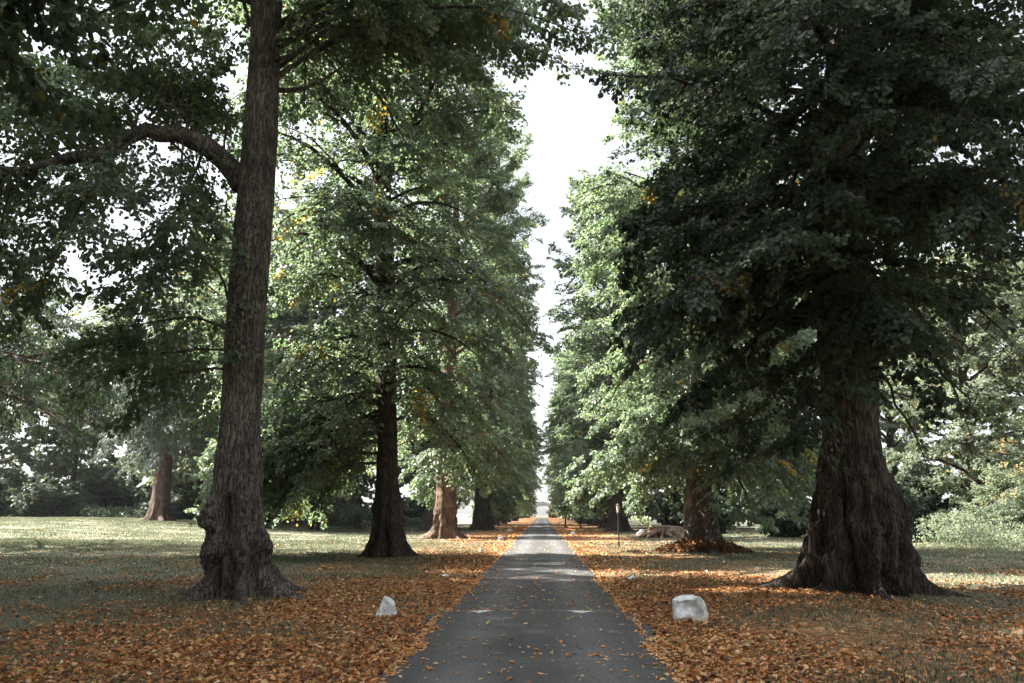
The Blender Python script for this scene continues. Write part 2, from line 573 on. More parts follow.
# ------------------------------------------------------------------ a lime of the avenue
def make_lime(name, loc, label, group, seed, H=27, r=0.62, lean=(0, 0), flare=0.4, lobes=7, burr=0.12, zlo=4.0, n_limbs=52, reach=None, leaf_n=60000,
              leaf=0.17, detailed=False, bark=None, leaves="lime", yellow=0.015, sides=40, nz=60, trunk_knots=None, extra=None, low_droop=0.75, gap=0.35,
              bumps=(), tint=(0.1, 0.8), keep=None, spread=0.32, rough=0.02, side_len=0.34, spacing=0.45):
    root = empty(name, loc, label, "tree", group)
    rng = np.random.default_rng(seed + 100)
    wood = MB()
    if trunk_knots is None:
        zs = np.array([0, 0.6, 1.5, 3, 6, 10, 16, 22, H])
        q = np.array([1.28, 1.15, 1.05, 0.95, 0.85, 0.72, 0.5, 0.28, 0.04])
        wob = rng.normal(0, 0.12, (2, len(zs))) * sstep(2, 8, zs)
        cx = lean[0] * zs / H + wob[0]
        cy = lean[1] * zs / H + wob[1]
        rs = q * r
    else:
        zs, cx, cy, rs = [np.asarray(k, float) for k in trunk_knots]
    cen = add_trunk(wood, zs, cx, cy, rs, seed, flare, lobes, burr, sides, nz, 4.5, H, rough, bumps)
    c = Crown(seed)
    c.wood = wood
    if reach is None:
        reach = lambda z, az: 6.0
    ga = rng.random() * 6
    for i in range(n_limbs):
        u = (i + rng.random()) / n_limbs
        z = zlo + (H * 0.965 - zlo) * u ** 0.92
        az = ga + i * 2.39996 + rng.normal(0, 0.25)
        L = reach(z, az) * rng.uniform(0.6, 1.08)
        if L < 0.6: continue
        x, y, rr = cen(z)
        f = (z - zlo) / (H - zlo)
        slope = 0.42 + 1.1 * f + rng.normal(0, 0.2)
        droop = (low_droop * (1 - f) ** 1.5 + 0.16) * rng.uniform(0.8, 1.2)
        c.limb((x, y, z), az, L, slope, droop, min(rr * 0.5, 0.03 + 0.014 * L), spacing=spacing, side_len=side_len)
    limb_part = None
    if extra: limb_part = extra(c, cen, root)
    lm = c.finish(leaf_n, leaf, yellow, detailed, gap=gap, tint_lo=tint[0], tint_hi=tint[1], keep=keep, spread=spread)
    wood.build("trunk", bark or BARK, root, smooth=True)
    if limb_part is not None:
        limb_part.build("limb", bark or BARK, root, smooth=True)
    lm.build("crown", G[leaves], root, tint=True)
    return root


AV = "trees of the avenue"

def prof(zlo, H, Rm, top=0.35, peak=0.35, along=0.0, near=1.0, far=1.0):
    def f(z, az):
        u = (z - zlo) / (H - zlo)
        if u < peak:
            a = 0.78 + 0.22 * u / peak
        else:
            a = 1 - (1 - top) * ((u - peak) / (1 - peak)) ** 2.4
        sy = math.sin(az)
        return Rm * a * (1 + along * abs(sy)) * (1 + (far - 1) * max(sy, 0)) * (1 + (near - 1) * max(-sy, 0))
    return f


# --- near left tree: bare leaning trunk with burred base and one arching limb
Y1 = on_ground(237, 597)[1]
p1 = on_ground(237, 597)
def knots_from_px(rows, Y, origin):
    z, x, r = [], [], []
    for (py, pxl, pxr) in rows:
        a, b = at_depth(pxl, py, Y), at_depth(pxr, py, Y)
        z.append((a[2] + b[2]) / 2 - origin[2])
        x.append((a[0] + b[0]) / 2 - origin[0])
        r.append((b[0] - a[0]) / 2)
    return z, x, r

rows1 = [(598, 203, 276), (575, 208, 270), (550, 209, 266), (525, 210, 263), (500, 211, 261), (475, 214, 261), (440, 219, 260), (400, 222, 260), (340, 226, 263), (270, 231, 268),
         (200, 238, 273), (130, 244, 277), (60, 250, 279), (0, 252, 281)]
z, x, r_ = knots_from_px(rows1, Y1, p1)
z += [18, 23, 28]
x += [x[-1] - 0.1, x[-1] - 0.2, x[-1] + 0.1]
r_ += [0.24, 0.14, 0.04]
z[0] = 0.0
r_[0] *= 1.0

def extra1(c, cen, root):
    wood = MB()
    # the arching limb to the left, then drooping sprays from it
    px = [(243, 186, 0), (236, 174, 0), (224, 161, 0), (207, 147, -0.1), (192, 140, -0.15), (178, 133, -0.2), (160, 134, -0.25), (146, 130, -0.3), (128, 137, -0.35), (112, 147, -0.4), (98, 160, -0.5), (80, 156, -0.6), (60, 161, -0.7), (20, 172, -0.9), (-40, 168, -1.0), (-110, 150, -1.0)]
    pts = np.array([at_depth(a, b, Y1 + d) - p1 for a, b, d in px])
    c.limb_pts(pts, 0.25, spacing=0.5, sides=14, side_len=0.14, start=0.6, minlen=0.8, rad_end=0.25, wood=wood)
    wv = wood.v[0]
    wood.v[0] = wv + unit(wv - pts.repeat(14, 0)) * (0.035 * fbm(wv[:, 0] * 3, wv[:, 1] * 3, wv[:, 2] * 3, 5, 3))[:, None]
    # hanging secondary branches that carry the dark sprays
    for (a, b, dd, ex, ey, ed, rad) in [(150, 131, -0.3, 95, 250, -2.2, 0.06), (120, 140, -0.4, 30, 300, -1.0, 0.06), (180, 134, -0.2, 150, 290, -1.6, 0.05), (60, 158, -0.7, -20, 330, -0.4, 0.05),
                                        (206, 146, -0.1, 120, 380, 1.6, 0.06), (230, 330, 0.0, 90, 345, 1.5, 0.06), (228, 300, 0.1, 130, 250, -2.0, 0.05), (228, 370, 0.0, 130, 420, 1.4, 0.05),
                                        (228, 350, 0.0, 80, 400, 2.6, 0.05), (98, 158, -0.5, 60, 60, -2.5, 0.06), (150, 131, -0.3, 150, 20, -1.5, 0.06), (60, 158, -0.7, -10, 40, -2.0, 0.06),
                                        (180, 134, -0.2, 205, 30, 2.0, 0.05), (20, 172, -0.9, -60, 230, -1.5, 0.05), (98, 158, -0.5, 70, 230, 1.5, 0.05), (207, 147, -0.1, 200, 235, 0.8, 0.05), (178, 133, -0.2, 110, 70, 0.5, 0.05), (207, 147, -0.1, 215, 70, 0.8, 0.05), (146, 130, -0.3, 60, 110, 2.0, 0.05),
                                        (224, 161, 0, 190, 100, 1.5, 0.05), (160, 134, -0.25, 215, 280, 2.0, 0.05)]:
        ed = abs(ed) + 0.7 if ey < 240 else ed
        A, B = at_depth(a, b, Y1 + dd) - p1, at_depth(ex, ey, Y1 + ed) - p1
        s = np.linspace(0, 1, 8)
        q = A + (B - A) * s[:, None]
        q[:, 2] += np.sin(s * np.pi) * 0.45
        q[:, 0] += np.sin(s * np.pi * c.rng.uniform(0.8, 1.6)) * c.rng.normal(0, 0.4)
        q += c.rng.normal(0, 0.09, q.shape) * s[:, None]
        c.limb_pts(q, rad * 0.62, spacing=0.3, sides=6, side_len=0.32, start=0.12, minlen=0.7)
    # branches arching over the drive at the top of the picture
    for (ex, ey, ed) in [(600, 40, 0.5), (545, 62, 1.5), (480, 78, 0.0), (575, 5, -1.0), (430, 60, 2.5), (520, 15, 3.0), (610, -30, 1.5), (380, 20, -1.5), (522, 80, 2.5), (565, 68, 3.0), (500, 100, 4.0)]:
        zz = c.rng.uniform(11.5, 13.2)
        x_, y_, rr = cen(zz)
        A, B = np.array([x_, y_, zz]), at_depth(ex, ey, Y1 + ed) - p1
        s = np.linspace(0, 1, 10)
        q = A + (B - A) * s[:, None]
        q[:, 2] += np.sin(s * np.pi) * 1.5
        q += c.rng.normal(0, 0.07, q.shape) * s[:, None]
        c.limb_pts(q, 0.06, spacing=0.3, side_len=0.2, start=0.25, minlen=0.6)
    # thin dark branches up the trunk
    for (a, b, ex, ey, ed) in [(268, 60, 330, 20, -1.0), (250, 25, 236, -60, 0.5), (272, 90, 350, 60, 1.0)]:
        A, B = at_depth(a, b, Y1) - p1, at_depth(ex, ey, Y1 + ed) - p1
        s = np.linspace(0, 1, 6)
        q = A + (B - A) * s[:, None]
        q[:, 2] -= np.sin(s * np.pi) * 0.3
        c.limb_pts(q, 0.07, spacing=0.5, side_len=0.25, start=0.4)
    # little leafy shoots on the bark
    for py in c.rng.uniform(190, 450, 9):
        for k in range(int(c.rng.integers(1, 4))):
            az = c.rng.uniform(-2.9, -0.2)
            pz = at_depth(255, py + c.rng.uniform(-14, 14), Y1)[2] - p1[2]
            xx, yy, rr = cen(pz)
            b = np.array([xx + rr * 0.85 * math.cos(az), yy + rr * 0.85 * math.sin(az), pz])
            c.sP.append(b); c.sD.append(unit(np.array([math.cos(az), math.sin(az), -0.2]))); c.sL.append(0.38); c.sW.append(0.01)
    return wood

def reach1(z, az):
    base = 6.4 if z > 11 else 3.0
    if z > 22: base = 6.4 - (z - 22) * 0.55
    toward_road = max(0.0, math.cos(az))
    return base + 1.2 * toward_road

make_lime("lime_tree", p1, "bare trunked tree with a knobbly burred base and one arching limb over the left lawn", AV, 11, H=28, trunk_knots=(z, x, np.zeros(len(z)), r_),
          flare=0.6, lobes=8, burr=0.13, zlo=13.0, n_limbs=46, reach=reach1, leaf_n=205000, leaf=0.11, detailed=True, bark=BARK, sides=128, nz=190, extra=extra1, low_droop=0.55, rough=0.03,
          bumps=[(-2.4, 1.6, 0.42, 0.36, 0.24), (-1.85, 1.0, 0.24, 0.28, 0.30), (-1.15, 0.9, 0.24, 0.28, 0.30), (-0.35, 0.95, 0.35, 0.35, 0.11), (-2.75, 0.8, 0.3, 0.3, 0.16), (-1.5, 0.5, 0.12, 0.35, 0.16), (-0.9, 1.35, 0.22, 0.2, 0.14), (-0.5, 1.15, 0.36, 0.32, 0.13), (-2.0, 0.85, 0.3, 0.25, 0.14), (-1.0, 1.75, 0.25, 0.3, 0.14), (-1.6, 1.75, 0.13, 0.45, -0.2), (2.9, 1.2, 0.5, 0.5, 0.12),
                 (-2.9, 5.2, 0.3, 0.12, 0.05), (-0.2, 8.3, 0.25, 0.14, 0.06), (-2.0, 9.2, 0.3, 0.12, 0.06), (-0.9, 6.8, 0.25, 0.1, 0.04), (0.1, 4.6, 0.35, 0.3, 0.05)],
          keep=lambda q: np.where((q[:, 2] < 11.0) & (q[:, 0] > 0.4) & (q[:, 2] > 1), 0.15, 1.0))

# --- near right tree: massive, dark, foliage down over the trunk
pR = on_ground(858, 590)
YR = pR[1]
rowsR = [(590, 806, 910), (575, 810, 904), (555, 812, 901), (530, 812, 899), (505, 814, 894), (480, 818, 886), (455, 822, 881), (420, 824, 878), (370, 822, 878), (300, 815, 869), (200, 806, 862), (100, 822, 864), (20, 832, 866)]
z, x, r_ = knots_from_px(rowsR, YR, pR)
z[0] = 0
z += [19, 24, 29]
x += [x[-1] + 0.1, x[-1], x[-1]]
r_ += [0.3, 0.16, 0.04]
def extraR(c, cen, root):
    # the sprays that hang low in front of the trunk and towards the road
    for (a, b, ex, ey, ed, rad) in [(840, 330, 800, 440, -3.0, 0.06), (830, 300, 700, 400, -2.5, 0.07), (830, 250, 640, 330, -2.0, 0.08), (860, 300, 985, 420, -2.0, 0.07),
                                    (860, 280, 1010, 330, -2.5, 0.08), (840, 330, 740, 445, -1.0, 0.06), (830, 200, 630, 235, -2.0, 0.08), (830, 150, 600, 70, -3.0, 0.09), (850, 200, 1040, 180, -2.5, 0.09),
                                    (830, 260, 680, 300, -4.0, 0.07), (845, 250, 900, 330, -4.5, 0.07), (840, 220, 780, 250, -4.8, 0.07), (850, 330, 930, 470, 0.5, 0.06), (850, 120, 760, 80, -5.0, 0.08),
                                    (850, 120, 950, 80, -5.0, 0.08), (845, 200, 905, 150, 2.0, 0.07), (845, 210, 950, 165, 1.5, 0.07), (845, 190, 930, 130, 3.5, 0.07), (845, 230, 985, 190, 2.0, 0.07), (848, 120, 1000, 40, 2.0, 0.08)]:
        A, B = at_depth(a, b, YR) - pR, at_depth(ex, ey, YR + ed) - pR
        s = np.linspace(0, 1, 9)
        q = A + (B - A) * s[:, None]
        q[:, 2] += np.sin(s * np.pi) * 0.09 * np.linalg.norm(B - A)
        q += c.rng.normal(0, 0.06, q.shape) * s[:, None]
        c.limb_pts(q, rad, spacing=0.36, side_len=0.3, start=0.22, minlen=0.7)
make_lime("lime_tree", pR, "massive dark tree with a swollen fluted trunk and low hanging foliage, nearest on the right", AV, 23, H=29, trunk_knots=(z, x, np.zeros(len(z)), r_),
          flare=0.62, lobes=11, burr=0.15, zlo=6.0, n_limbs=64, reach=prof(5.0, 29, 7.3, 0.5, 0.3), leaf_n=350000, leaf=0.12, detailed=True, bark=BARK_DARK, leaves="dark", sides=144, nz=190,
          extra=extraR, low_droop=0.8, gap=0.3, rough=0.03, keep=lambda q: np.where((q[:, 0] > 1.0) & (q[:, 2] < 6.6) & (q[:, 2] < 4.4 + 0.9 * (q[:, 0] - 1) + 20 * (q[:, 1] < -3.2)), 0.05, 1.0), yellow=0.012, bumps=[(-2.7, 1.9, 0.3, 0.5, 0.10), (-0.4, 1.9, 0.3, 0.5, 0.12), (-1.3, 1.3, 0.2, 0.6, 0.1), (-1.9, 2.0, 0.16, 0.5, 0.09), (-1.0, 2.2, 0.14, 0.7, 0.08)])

# --- second left tree
p2 = on_ground(386, 557)
rows2 = [(557, 368, 407), (545, 370, 405), (530, 372, 402), (510, 373, 401), (480, 376, 398), (440, 378, 397), (380, 378, 396), (300, 378, 396), (200, 373, 391), (100, 372, 388), (0, 374, 387)]
z, x, r_ = knots_from_px(rows2, p2[1], p2)
z[0] = 0
z += [z[-1] + 4, z[-1] + 8]
x += [x[-1], x[-1]]
r_ += [0.12, 0.03]
H2 = z[-1]
def extra2(c, cen, root):
    for (zz, az, L, sl, dr) in [(4.5, 2.6, 6.0, 0.15, 0.55), (5.0, 3.3, 6.5, 0.2, 0.6), (4.0, -2.6, 5.0, 0.15, 0.5), (5.5, 2.2, 6.5, 0.15, 0.6), (5.0, 2.5, 7.0, 0.02, 0.5), (5.6, 2.9, 7.5, 0.0, 0.55), (4.6, 3.3, 7.0, 0.0, 0.45), (5.2, 3.7, 6.5, 0.0, 0.5), (6.2, 3.1, 8.0, 0.0, 0.6), (5.8, 2.7, 7.5, -0.05, 0.6), (4.9, 3.5, 5.0, 0.0, 0.6), (6.6, 3.4, 7.5, 0.0, 0.65), (19.0, 0.1, 7.0, 0.9, 0.3), (21.0, -0.2, 7.2, 0.7, 0.3), (17.0, 0.2, 6.5, 0.8, 0.3), (20.0, -0.5, 7.0, 0.5, 0.4), (5.2, -2.0, 4.2, 0.1, 0.45), (6.0, 3.0, 7.0, 0.2, 0.7),
                               (4.6, 2.9, 6.5, 0.1, 0.5), (3.6, 3.6, 4.5, 0.1, 0.4)]:
        x_, y_, rr = cen(zz)
        c.limb((x_, y_, zz), az, L, sl, dr, 0.07)
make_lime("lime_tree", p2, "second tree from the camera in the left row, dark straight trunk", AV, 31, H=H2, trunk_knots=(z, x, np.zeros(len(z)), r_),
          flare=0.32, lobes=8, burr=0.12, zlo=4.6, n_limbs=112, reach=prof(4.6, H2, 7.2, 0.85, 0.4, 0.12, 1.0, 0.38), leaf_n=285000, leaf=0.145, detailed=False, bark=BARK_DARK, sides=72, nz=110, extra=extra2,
          yellow=0.035, low_droop=0.8)

# --- second right tree
p3 = on_ground(703, 552)
rows3 = [(552, 683, 724), (540, 685, 722), (525, 684, 719), (510, 684, 718), (480, 686, 716), (440, 688, 714), (380, 690, 712), (300, 690, 711), (200, 692, 710), (100, 694, 708), (0, 696, 706)]
z, x, r_ = knots_from_px(rows3, p3[1], p3)
z[0] = 0
z += [z[-1] + 3]
x += [x[-1]]
r_ += [0.03]
H3 = z[-1]
def extra3(c, cen, root):
    for (zz, az, L, sl, dr) in [(4.0, -1.6, 4.2, 0.25, 0.5), (4.6, -2.2, 5.0, 0.25, 0.6), (4.2, -0.9, 4.6, 0.2, 0.55), (5.2, -1.3, 4.8, 0.1, 0.6), (5.6, -1.9, 4.6, 0.1, 0.6), (3.8, -2.8, 5.5, 0.25, 0.55),
                               (4.4, -0.3, 5.5, 0.2, 0.55), (6.2, -1.6, 4.5, 0.0, 0.6), (5.0, 3.0, 6.5, 0.2, 0.6)]:
        x_, y_, rr = cen(zz)
        c.limb((x_, y_, zz), az, L, sl, dr, 0.06)
rt2 = make_lime("lime_tree", p3, "second tree from the camera in the right row, leaf mound piled round its foot", AV, 37, H=H3, trunk_knots=(z, x, np.zeros(len(z)), r_),
                flare=0.42, lobes=8, burr=0.12, zlo=3.6, n_limbs=84, reach=prof(3.6, H3, 7.2, 0.5, 0.25, 0.2), leaf_n=280000, leaf=0.15, detailed=False, bark=BARK, leaves="lime", sides=72, nz=110,
                low_droop=0.85, yellow=0.01, extra=extra3)
mb = MB()
rng = np.random.default_rng(5)
n = 2600
a = rng.uniform(0, 2 * np.pi, n)
rad = 0.75 + rng.random(n) * 1.35 * (0.65 + 0.35 * np.sin(a * 2 + 2.0))
hgt = np.maximum(0.62 - 0.42 * (rad - 0.75), 0.03) * rng.random(n) ** 0.6
P = np.stack([rad * np.cos(a), rad * np.sin(a), hgt], 1)
add_leaves(mb, P, rng.normal(0, 1, (n, 3)) * (1, 1, 0.6), unit(rng.normal(0, 0.7, (n, 3)) + (0, 0, 1)), rng.uniform(0.07, 0.16, n), rng.random(n) * 0.32, False)
mb.build("leaf_mound", LITTER, rt2, tint=True)

# --- third left tree, sunlit rusty trunk
p = on_ground(445, 538.5)
make_lime("lime_tree", p, "third tree in the left row, its sunlit trunk peeling to rusty orange", AV, 41, H=30, r=0.72, flare=0.62, lobes=7, burr=0.14, zlo=5.2, n_limbs=52,
          reach=prof(5.0, 30, 6.8, 0.65, 0.35, 0.3, 0.5, 1.0), leaf_n=140000, leaf=0.18, bark=BARK_RUST, sides=56, nz=80, lean=(0.3, 0.5))
# --- off-row tree behind it
p = on_ground(433, 531.5)
make_lime("lime_tree", p, "grey trunked tree standing just behind the rusty barked trunk, off the left row", AV, 43, H=24, r=0.8, flare=0.35, zlo=6.0, n_limbs=44, reach=prof(6, 24, 5.5, 0.5, 0.35),
          leaf_n=70000, leaf=0.2, bark=BARK_DARK, sides=40, nz=50)
# --- fourth left tree: tall, thin pale top, bulge at foot
p = on_ground(481, 530.5)
make_lime("lime_tree", p, "fourth tree in the left row, taller than its neighbours, with a thin pale top", AV, 47, H=38, r=0.8, flare=0.4, burr=0.18, zlo=5.0, n_limbs=60,
          reach=prof(4.5, 38, 6.8, 0.5, 0.3, 0.3), leaf_n=110000, leaf=0.19, bark=BARK_DARK, sides=48, nz=70, gap=0.55, tint=(0.2, 0.9), lean=(1.5, 0))

# --- generic members for the rest of both rows
gen = []
d_left = [91, 109, 127, 145, 163, 182, 201, 221, 242, 264]
d_right = [75, 93, 111, 129, 147, 166, 185, 205, 226, 248]
ordL = ["fifth", "sixth", "seventh", "eighth"]
ordR = ["first", "second", "third", "fourth"]
rng = np.random.default_rng(77)
protos = []
for i, (sd, Hh, Rr) in enumerate([(51, 27, 6.4), (53, 26, 6.6), (59, 28, 6.2)]):
    loc = ((-6.6, d_left[i], 0.0))
    o = make_lime("lime_tree", loc, "tree %s in the left row" % ["just past the tall thin topped one, reddish footed,", "sixth from the camera", "seventh from the camera"][i], AV, sd, H=Hh, r=0.72,
                  flare=0.4, burr=0.15, zlo=3.0, n_limbs=62, reach=prof(3.0, Hh, Rr, 0.5, 0.3, 0.4), leaf_n=85000, leaf=0.22, bark=[BARK_RUST, BARK, BARK_DARK][i], sides=32, nz=40, low_droop=0.85)
    o.location.z = float(ground_z(*loc[:2]))
    protos.append(o)
for i, d in enumerate(d_left[3:]):
    lab = "eighth tree from the camera in the left row" if i == 0 else "small looking distant tree merging into the far end of the left row"
    copy_tree(protos[(i + 1) % 3], (-6.7 + rng.normal(0, 0.3), d, 0.0), math.pi * (i % 2), (1, 1, rng.uniform(0.85, 1.05)), lab, AV)
for i, d in enumerate(d_right):
    lab = ["tree in the right row standing next beyond the stump", "second tree beyond the stump in the right row", "third tree beyond the stump in the right row"][i] if i < 3 else \
        "small looking distant tree merging into the far end of the right row"
    copy_tree(protos[(i + 2) % 3], (7.6 + rng.normal(0, 0.25), d, 0.0), math.pi * ((i + 1) % 2), (1.08, 1.08, rng.uniform(0.9, 1.08)), lab, AV)

# --- first trees of the rows, just beside the camera: their branches reach into the top of the picture
def extra0(c, cen, root):
    o = np.array(root.location)
    for (ex, ey, Yd, rad) in [(30, 30, 8.5, 0.05), (110, 60, 9.5, 0.05), (-30, 150, 9.0, 0.05), (60, 110, 9.0, 0.05), (160, -20, 9.0, 0.05), (-20, 240, 9.5, 0.04), (10, 60, 7.5, 0.04), (-60, 60, 8.0, 0.05), (60, -10, 8.0, 0.05)]:
        A = np.array([0.2, 0.3, 6.6 + c.rng.uniform(-1, 1)])
        B = at_depth(ex, ey, Yd) - o
        s = np.linspace(0, 1, 10)
        q = A + (B - A) * s[:, None]
        q[:, 2] += np.sin(s * np.pi) * 0.9
        q += c.rng.normal(0, 0.06, q.shape) * s[:, None]
        c.limb_pts(q, rad, spacing=0.34, side_len=0.16, start=0.3, minlen=0.5)
make_lime("lime_tree", (-7.6, 1.2, 0.0), "tree beside the camera at left, its dark leafy branches dangling into the top corner", AV, 61, H=26, r=0.6, zlo=6.5, n_limbs=44, reach=prof(6.5, 26, 6.0, 0.5, 0.35),
          leaf_n=75000, leaf=0.125, detailed=True, bark=BARK_DARK, leaves="dark", extra=extra0, sides=40, nz=40)

# ------------------------------------------------------------------ woodland trees behind the lawns
def make_wood(name, loc, label, group, seed, H, Rm, leaves, leaf_n, leaf=0.3, zlo=1.2, n_limbs=46, bark=None, peak=0.4, yellow=0.03, gap=0.3, tint=(0.1, 0.85), r=0.35, low_droop=0.5):
    return make_lime(name, loc, label, group, seed, H=H, r=r, flare=0.25, lobes=6, burr=0.05, zlo=zlo, n_limbs=n_limbs, reach=prof(zlo, H, Rm, 0.3, peak), leaf_n=leaf_n, leaf=leaf, bark=bark or BARK_DARK,
                     leaves=leaves, yellow=yellow, sides=20, nz=20, low_droop=low_droop, gap=gap, tint=tint, spread=0.4, spacing=0.6)

def gl(x, y):
    return (x, y, float(ground_z(x, y)))

WD = "woodland trees behind the lawns"
wa = make_wood("broadleaf_tree", gl(-58, 98), "rounded dark green tree at the left edge of the far wood", WD, 71, 21, 8.0, "wood", 60000)
wb = make_wood("broadleaf_tree", gl(-47, 104), "pale green feathery tree rising above the left wood", WD, 73, 31, 8.5, "pale", 60000, gap=0.45)
wc = make_wood("broadleaf_tree", gl(27.5, 52), "pale yellow green tree beyond the massive dark trunk", WD, 79, 17, 7.0, "pale", 90000, leaf=0.17, yellow=0.08, tint=(0.0, 0.7))
for (src, x, y, s, lab) in [
    (wa, -71, 100, 1.25, "tallest dark green tree in the corner of the left wood"),
    (wa, -38, 104, 1.0, "dark tree behind the reddish conifer trunk"),
    (wa, -27, 100, 1.1, "dark green tree seen left of the second avenue trunk"),
    (wb, -66, 116, 1.0, "pale tall tree at the very back of the left wood"),
    (wb, -33, 116, 0.9, "pale tree showing above the dark ones left of the avenue"),
    (wa, -17, 118, 1.1, "dark green tree closing the gap behind the avenue's left row"),
    (wa, -19, 84, 0.9, "smaller dark green tree close behind the left row"),
    (wc, 37, 60, 1.1, "pale crown at the right edge of the picture, taller than the bushes"),
    (wc, 32, 74, 1.15, "pale green tree behind the other two at the right"),
    (wa, 21, 70, 0.95, "dark tree in the shade between the two nearest right trunks"),
    (wa, 17, 84, 0.9, "dark tree behind the second right trunk"),
    (wa, 26, 92, 1.2, "tall dark tree at the back of the right wood"),
    (wa, 18, 108, 1.1, "dark tree far back beside the right row"),
]:
    copy_tree(src, gl(x, y), rng.uniform(0, 6.28), s, lab, WD)
# unseen trees outside the left edge; their shade lies over the near lawn
copy_tree(wa, gl(-25, 17), 1.0, (1.25, 1.25, 1.4), "broad dark tree just outside the left edge shading the near lawn", WD)
copy_tree(wa, gl(-32, 30), 2.0, (1.2, 1.2, 1.35), "tall dark tree past the left edge of the near lawn", WD)
copy_tree(wa, gl(-26, 3), 4.0, (1.25, 1.25, 1.4), "dark tree level with the camera out on the left", WD)
copy_tree(protos[0], gl(-15.5, 8.5), 0.6, (0.95, 0.95, 0.9), "unseen leafy tree added out on the left to shade the ground before the burred trunk", WD)  # added out of view to keep direct sun off the foreground
copy_tree(protos[2], gl(-22.5, 21.5), 2.6, (0.95, 0.95, 0.95), "unseen leafy tree added for shade out on the left beyond the burred trunk", WD)  # added out of view so its shade covers the lawn round the trunk
copy_tree(wa, gl(-20.5, 73), 0.5, (1.05, 1.05, 1.3), "dark full skirted tree filling the gap between the two nearest left trunks", WD)
copy_tree(protos[1], gl(-26, 73), 2.2, (1.05, 1.05, 1.12), "tall tree whose trunk hides behind the burred trunk, its crown showing either side", WD)
for x_, y_, s_, l_ in [(-54, 124, 1.15, "dark tree at the back of the left wood, left of the conifer trunk"), (-46, 130, 1.2, "dark tree at the back of the left wood, just right of the conifer trunk"),
                       (-62, 130, 1.25, "dark tree deepest in the left wood")]:
    copy_tree(wa, gl(x_, y_), x_ * 1.0, s_, l_, WD)
copy_tree(wa, gl(-30, 84), 1.7, (1.1, 1.1, 1.35), "dark full tree just beyond the skirted one on the left", WD)
copy_tree(wb, gl(-38, 92), 2.2, (1.05, 1.05, 1.0), "pale feathery tree close behind the lone conifer", WD)
copy_tree(protos[0], (7.9, -0.5, 0), 2.0, (1.0, 1.0, 1.0), "tree of the right row standing level with the camera, out of frame", AV)  # row continued out of view, added to dim the right foreground
copy_tree(protos[1], (-6.8, -14, 0), 1.0, 1.0, "tree of the left row standing behind the camera", AV)

# ------------------------------------------------------------------ conifers
def make_conifer(loc, label, seed, H, r, zlo, Rm, leaf_n, leaf=0.3, droop=0.75, trunk_vis=True, tint=(0.1, 0.85), n_l=70, dead=True, slope=-0.1, needles="conifer"):
    root = empty("conifer_tree", loc, label, "tree", "conifers on the left lawn")
    wood = MB()
    rg = np.random.default_rng(seed)
    zs = np.array([0, 0.5, 1.2, 2.5, 6, 12, 20, H])
    rs = np.array([1.5, 1.25, 1.08, 1.0, 0.86, 0.62, 0.35, 0.03]) * r
    cen = add_trunk(wood, zs, zs * 0, zs * 0, rs, seed, 0.3, 7, 0.04, 40, 50, 6.0)
    c = Crown(seed)
    c.wood = wood
    for i in range(n_l):
        u = (i + rg.random()) / n_l
        zz = zlo + (H * 0.97 - zlo) * u
        az = i * 2.39996 + rg.normal(0, 0.3)
        L = Rm * (1 - u) ** 0.75 * rg.uniform(0.75, 1.1) + 0.5
        c.limb((0, 0, zz), az, L, slope + 0.5 * u, droop * (1 - u) + 0.1, 0.05 + 0.01 * L, spacing=0.5, side_len=0.3)
    lm = c.finish(leaf_n, leaf, 0.0, False, spread=0.4, droop=0.3, aspect=0.28, tint_lo=tint[0], tint_hi=tint[1], hang=0.8, gap=0.5)
    wood.build("trunk", BARK_RED, root, smooth=True)
    lm.build("crown", G[needles], root, tint=True)
    if dead:
        dm = MB()
        for i in range(26):
            az = rg.uniform(-2.8, -0.3)
            zz = rg.uniform(zlo - 1.5, zlo + 5)
            L = rg.uniform(3, 6.5)
            s = np.linspace(0, 1, 6)
            q = np.stack([np.cos(az) * L * s, np.sin(az) * L * s, zz - 0.75 * L * s ** 1.4], 1)
            dm.tube(q, 0.05 * (1 - s) + 0.012, 5)
        dm.build("dead_branches", DEADWOOD, root, smooth=True)
    return root

pc = at_depth(159, 521.5, 82.0)
pc[2] = float(ground_z(pc[0], pc[1]))
make_conifer(pc, "conifer with a straight reddish trunk and drooping dead branches, alone on the left lawn", 81, 24, 0.9, 9.5, 7.5, 52000, leaf=0.42, droop=0.55)
make_conifer(gl(-31.5, 40), "sparse dark conifer whose layered branches enter at the left edge", 83, 21, 0.5, 7.5, 11.5, 40000, leaf=0.26, droop=0.3, dead=False, tint=(0.1, 0.8), n_l=44, slope=0.1, needles="dark")

# ------------------------------------------------------------------ shrubs, undergrowth
def make_shrub(name, loc, label, group, seed, H, Rm, leaves, leaf_n, leaf, cat="shrub", yellow=0.02, tint=(0.1, 0.85)):
    root = empty(name, loc, label, cat, group)
    c = Crown(seed)
    rg = np.random.default_rng(seed)
    for i in range(30):
        az = i * 2.39996
        f = rg.random()
        s = np.linspace(0, 1, 6)
        Rr = Rm * (0.15 + 0.85 * f)
        top = H * (1 - 0.55 * f ** 2) * rg.uniform(0.7, 1.05)
        q = np.stack([np.cos(az) * Rr * s ** 1.3, np.sin(az) * Rr * s ** 1.3, 0.02 + top * s ** 0.8], 1)
        c.limb_pts(q, 0.035, spacing=0.25, side_len=0.3, start=0.08, minlen=0.35)
    lm = c.finish(leaf_n, leaf, yellow, False, zmin=0.02, gap=0.2, tint_lo=tint[0], tint_hi=tint[1], spread=0.45)
    c.wood.build("stem", BARK_DARK, root, smooth=True)
    lm.build("foliage", G[leaves], root, tint=True)
    return root

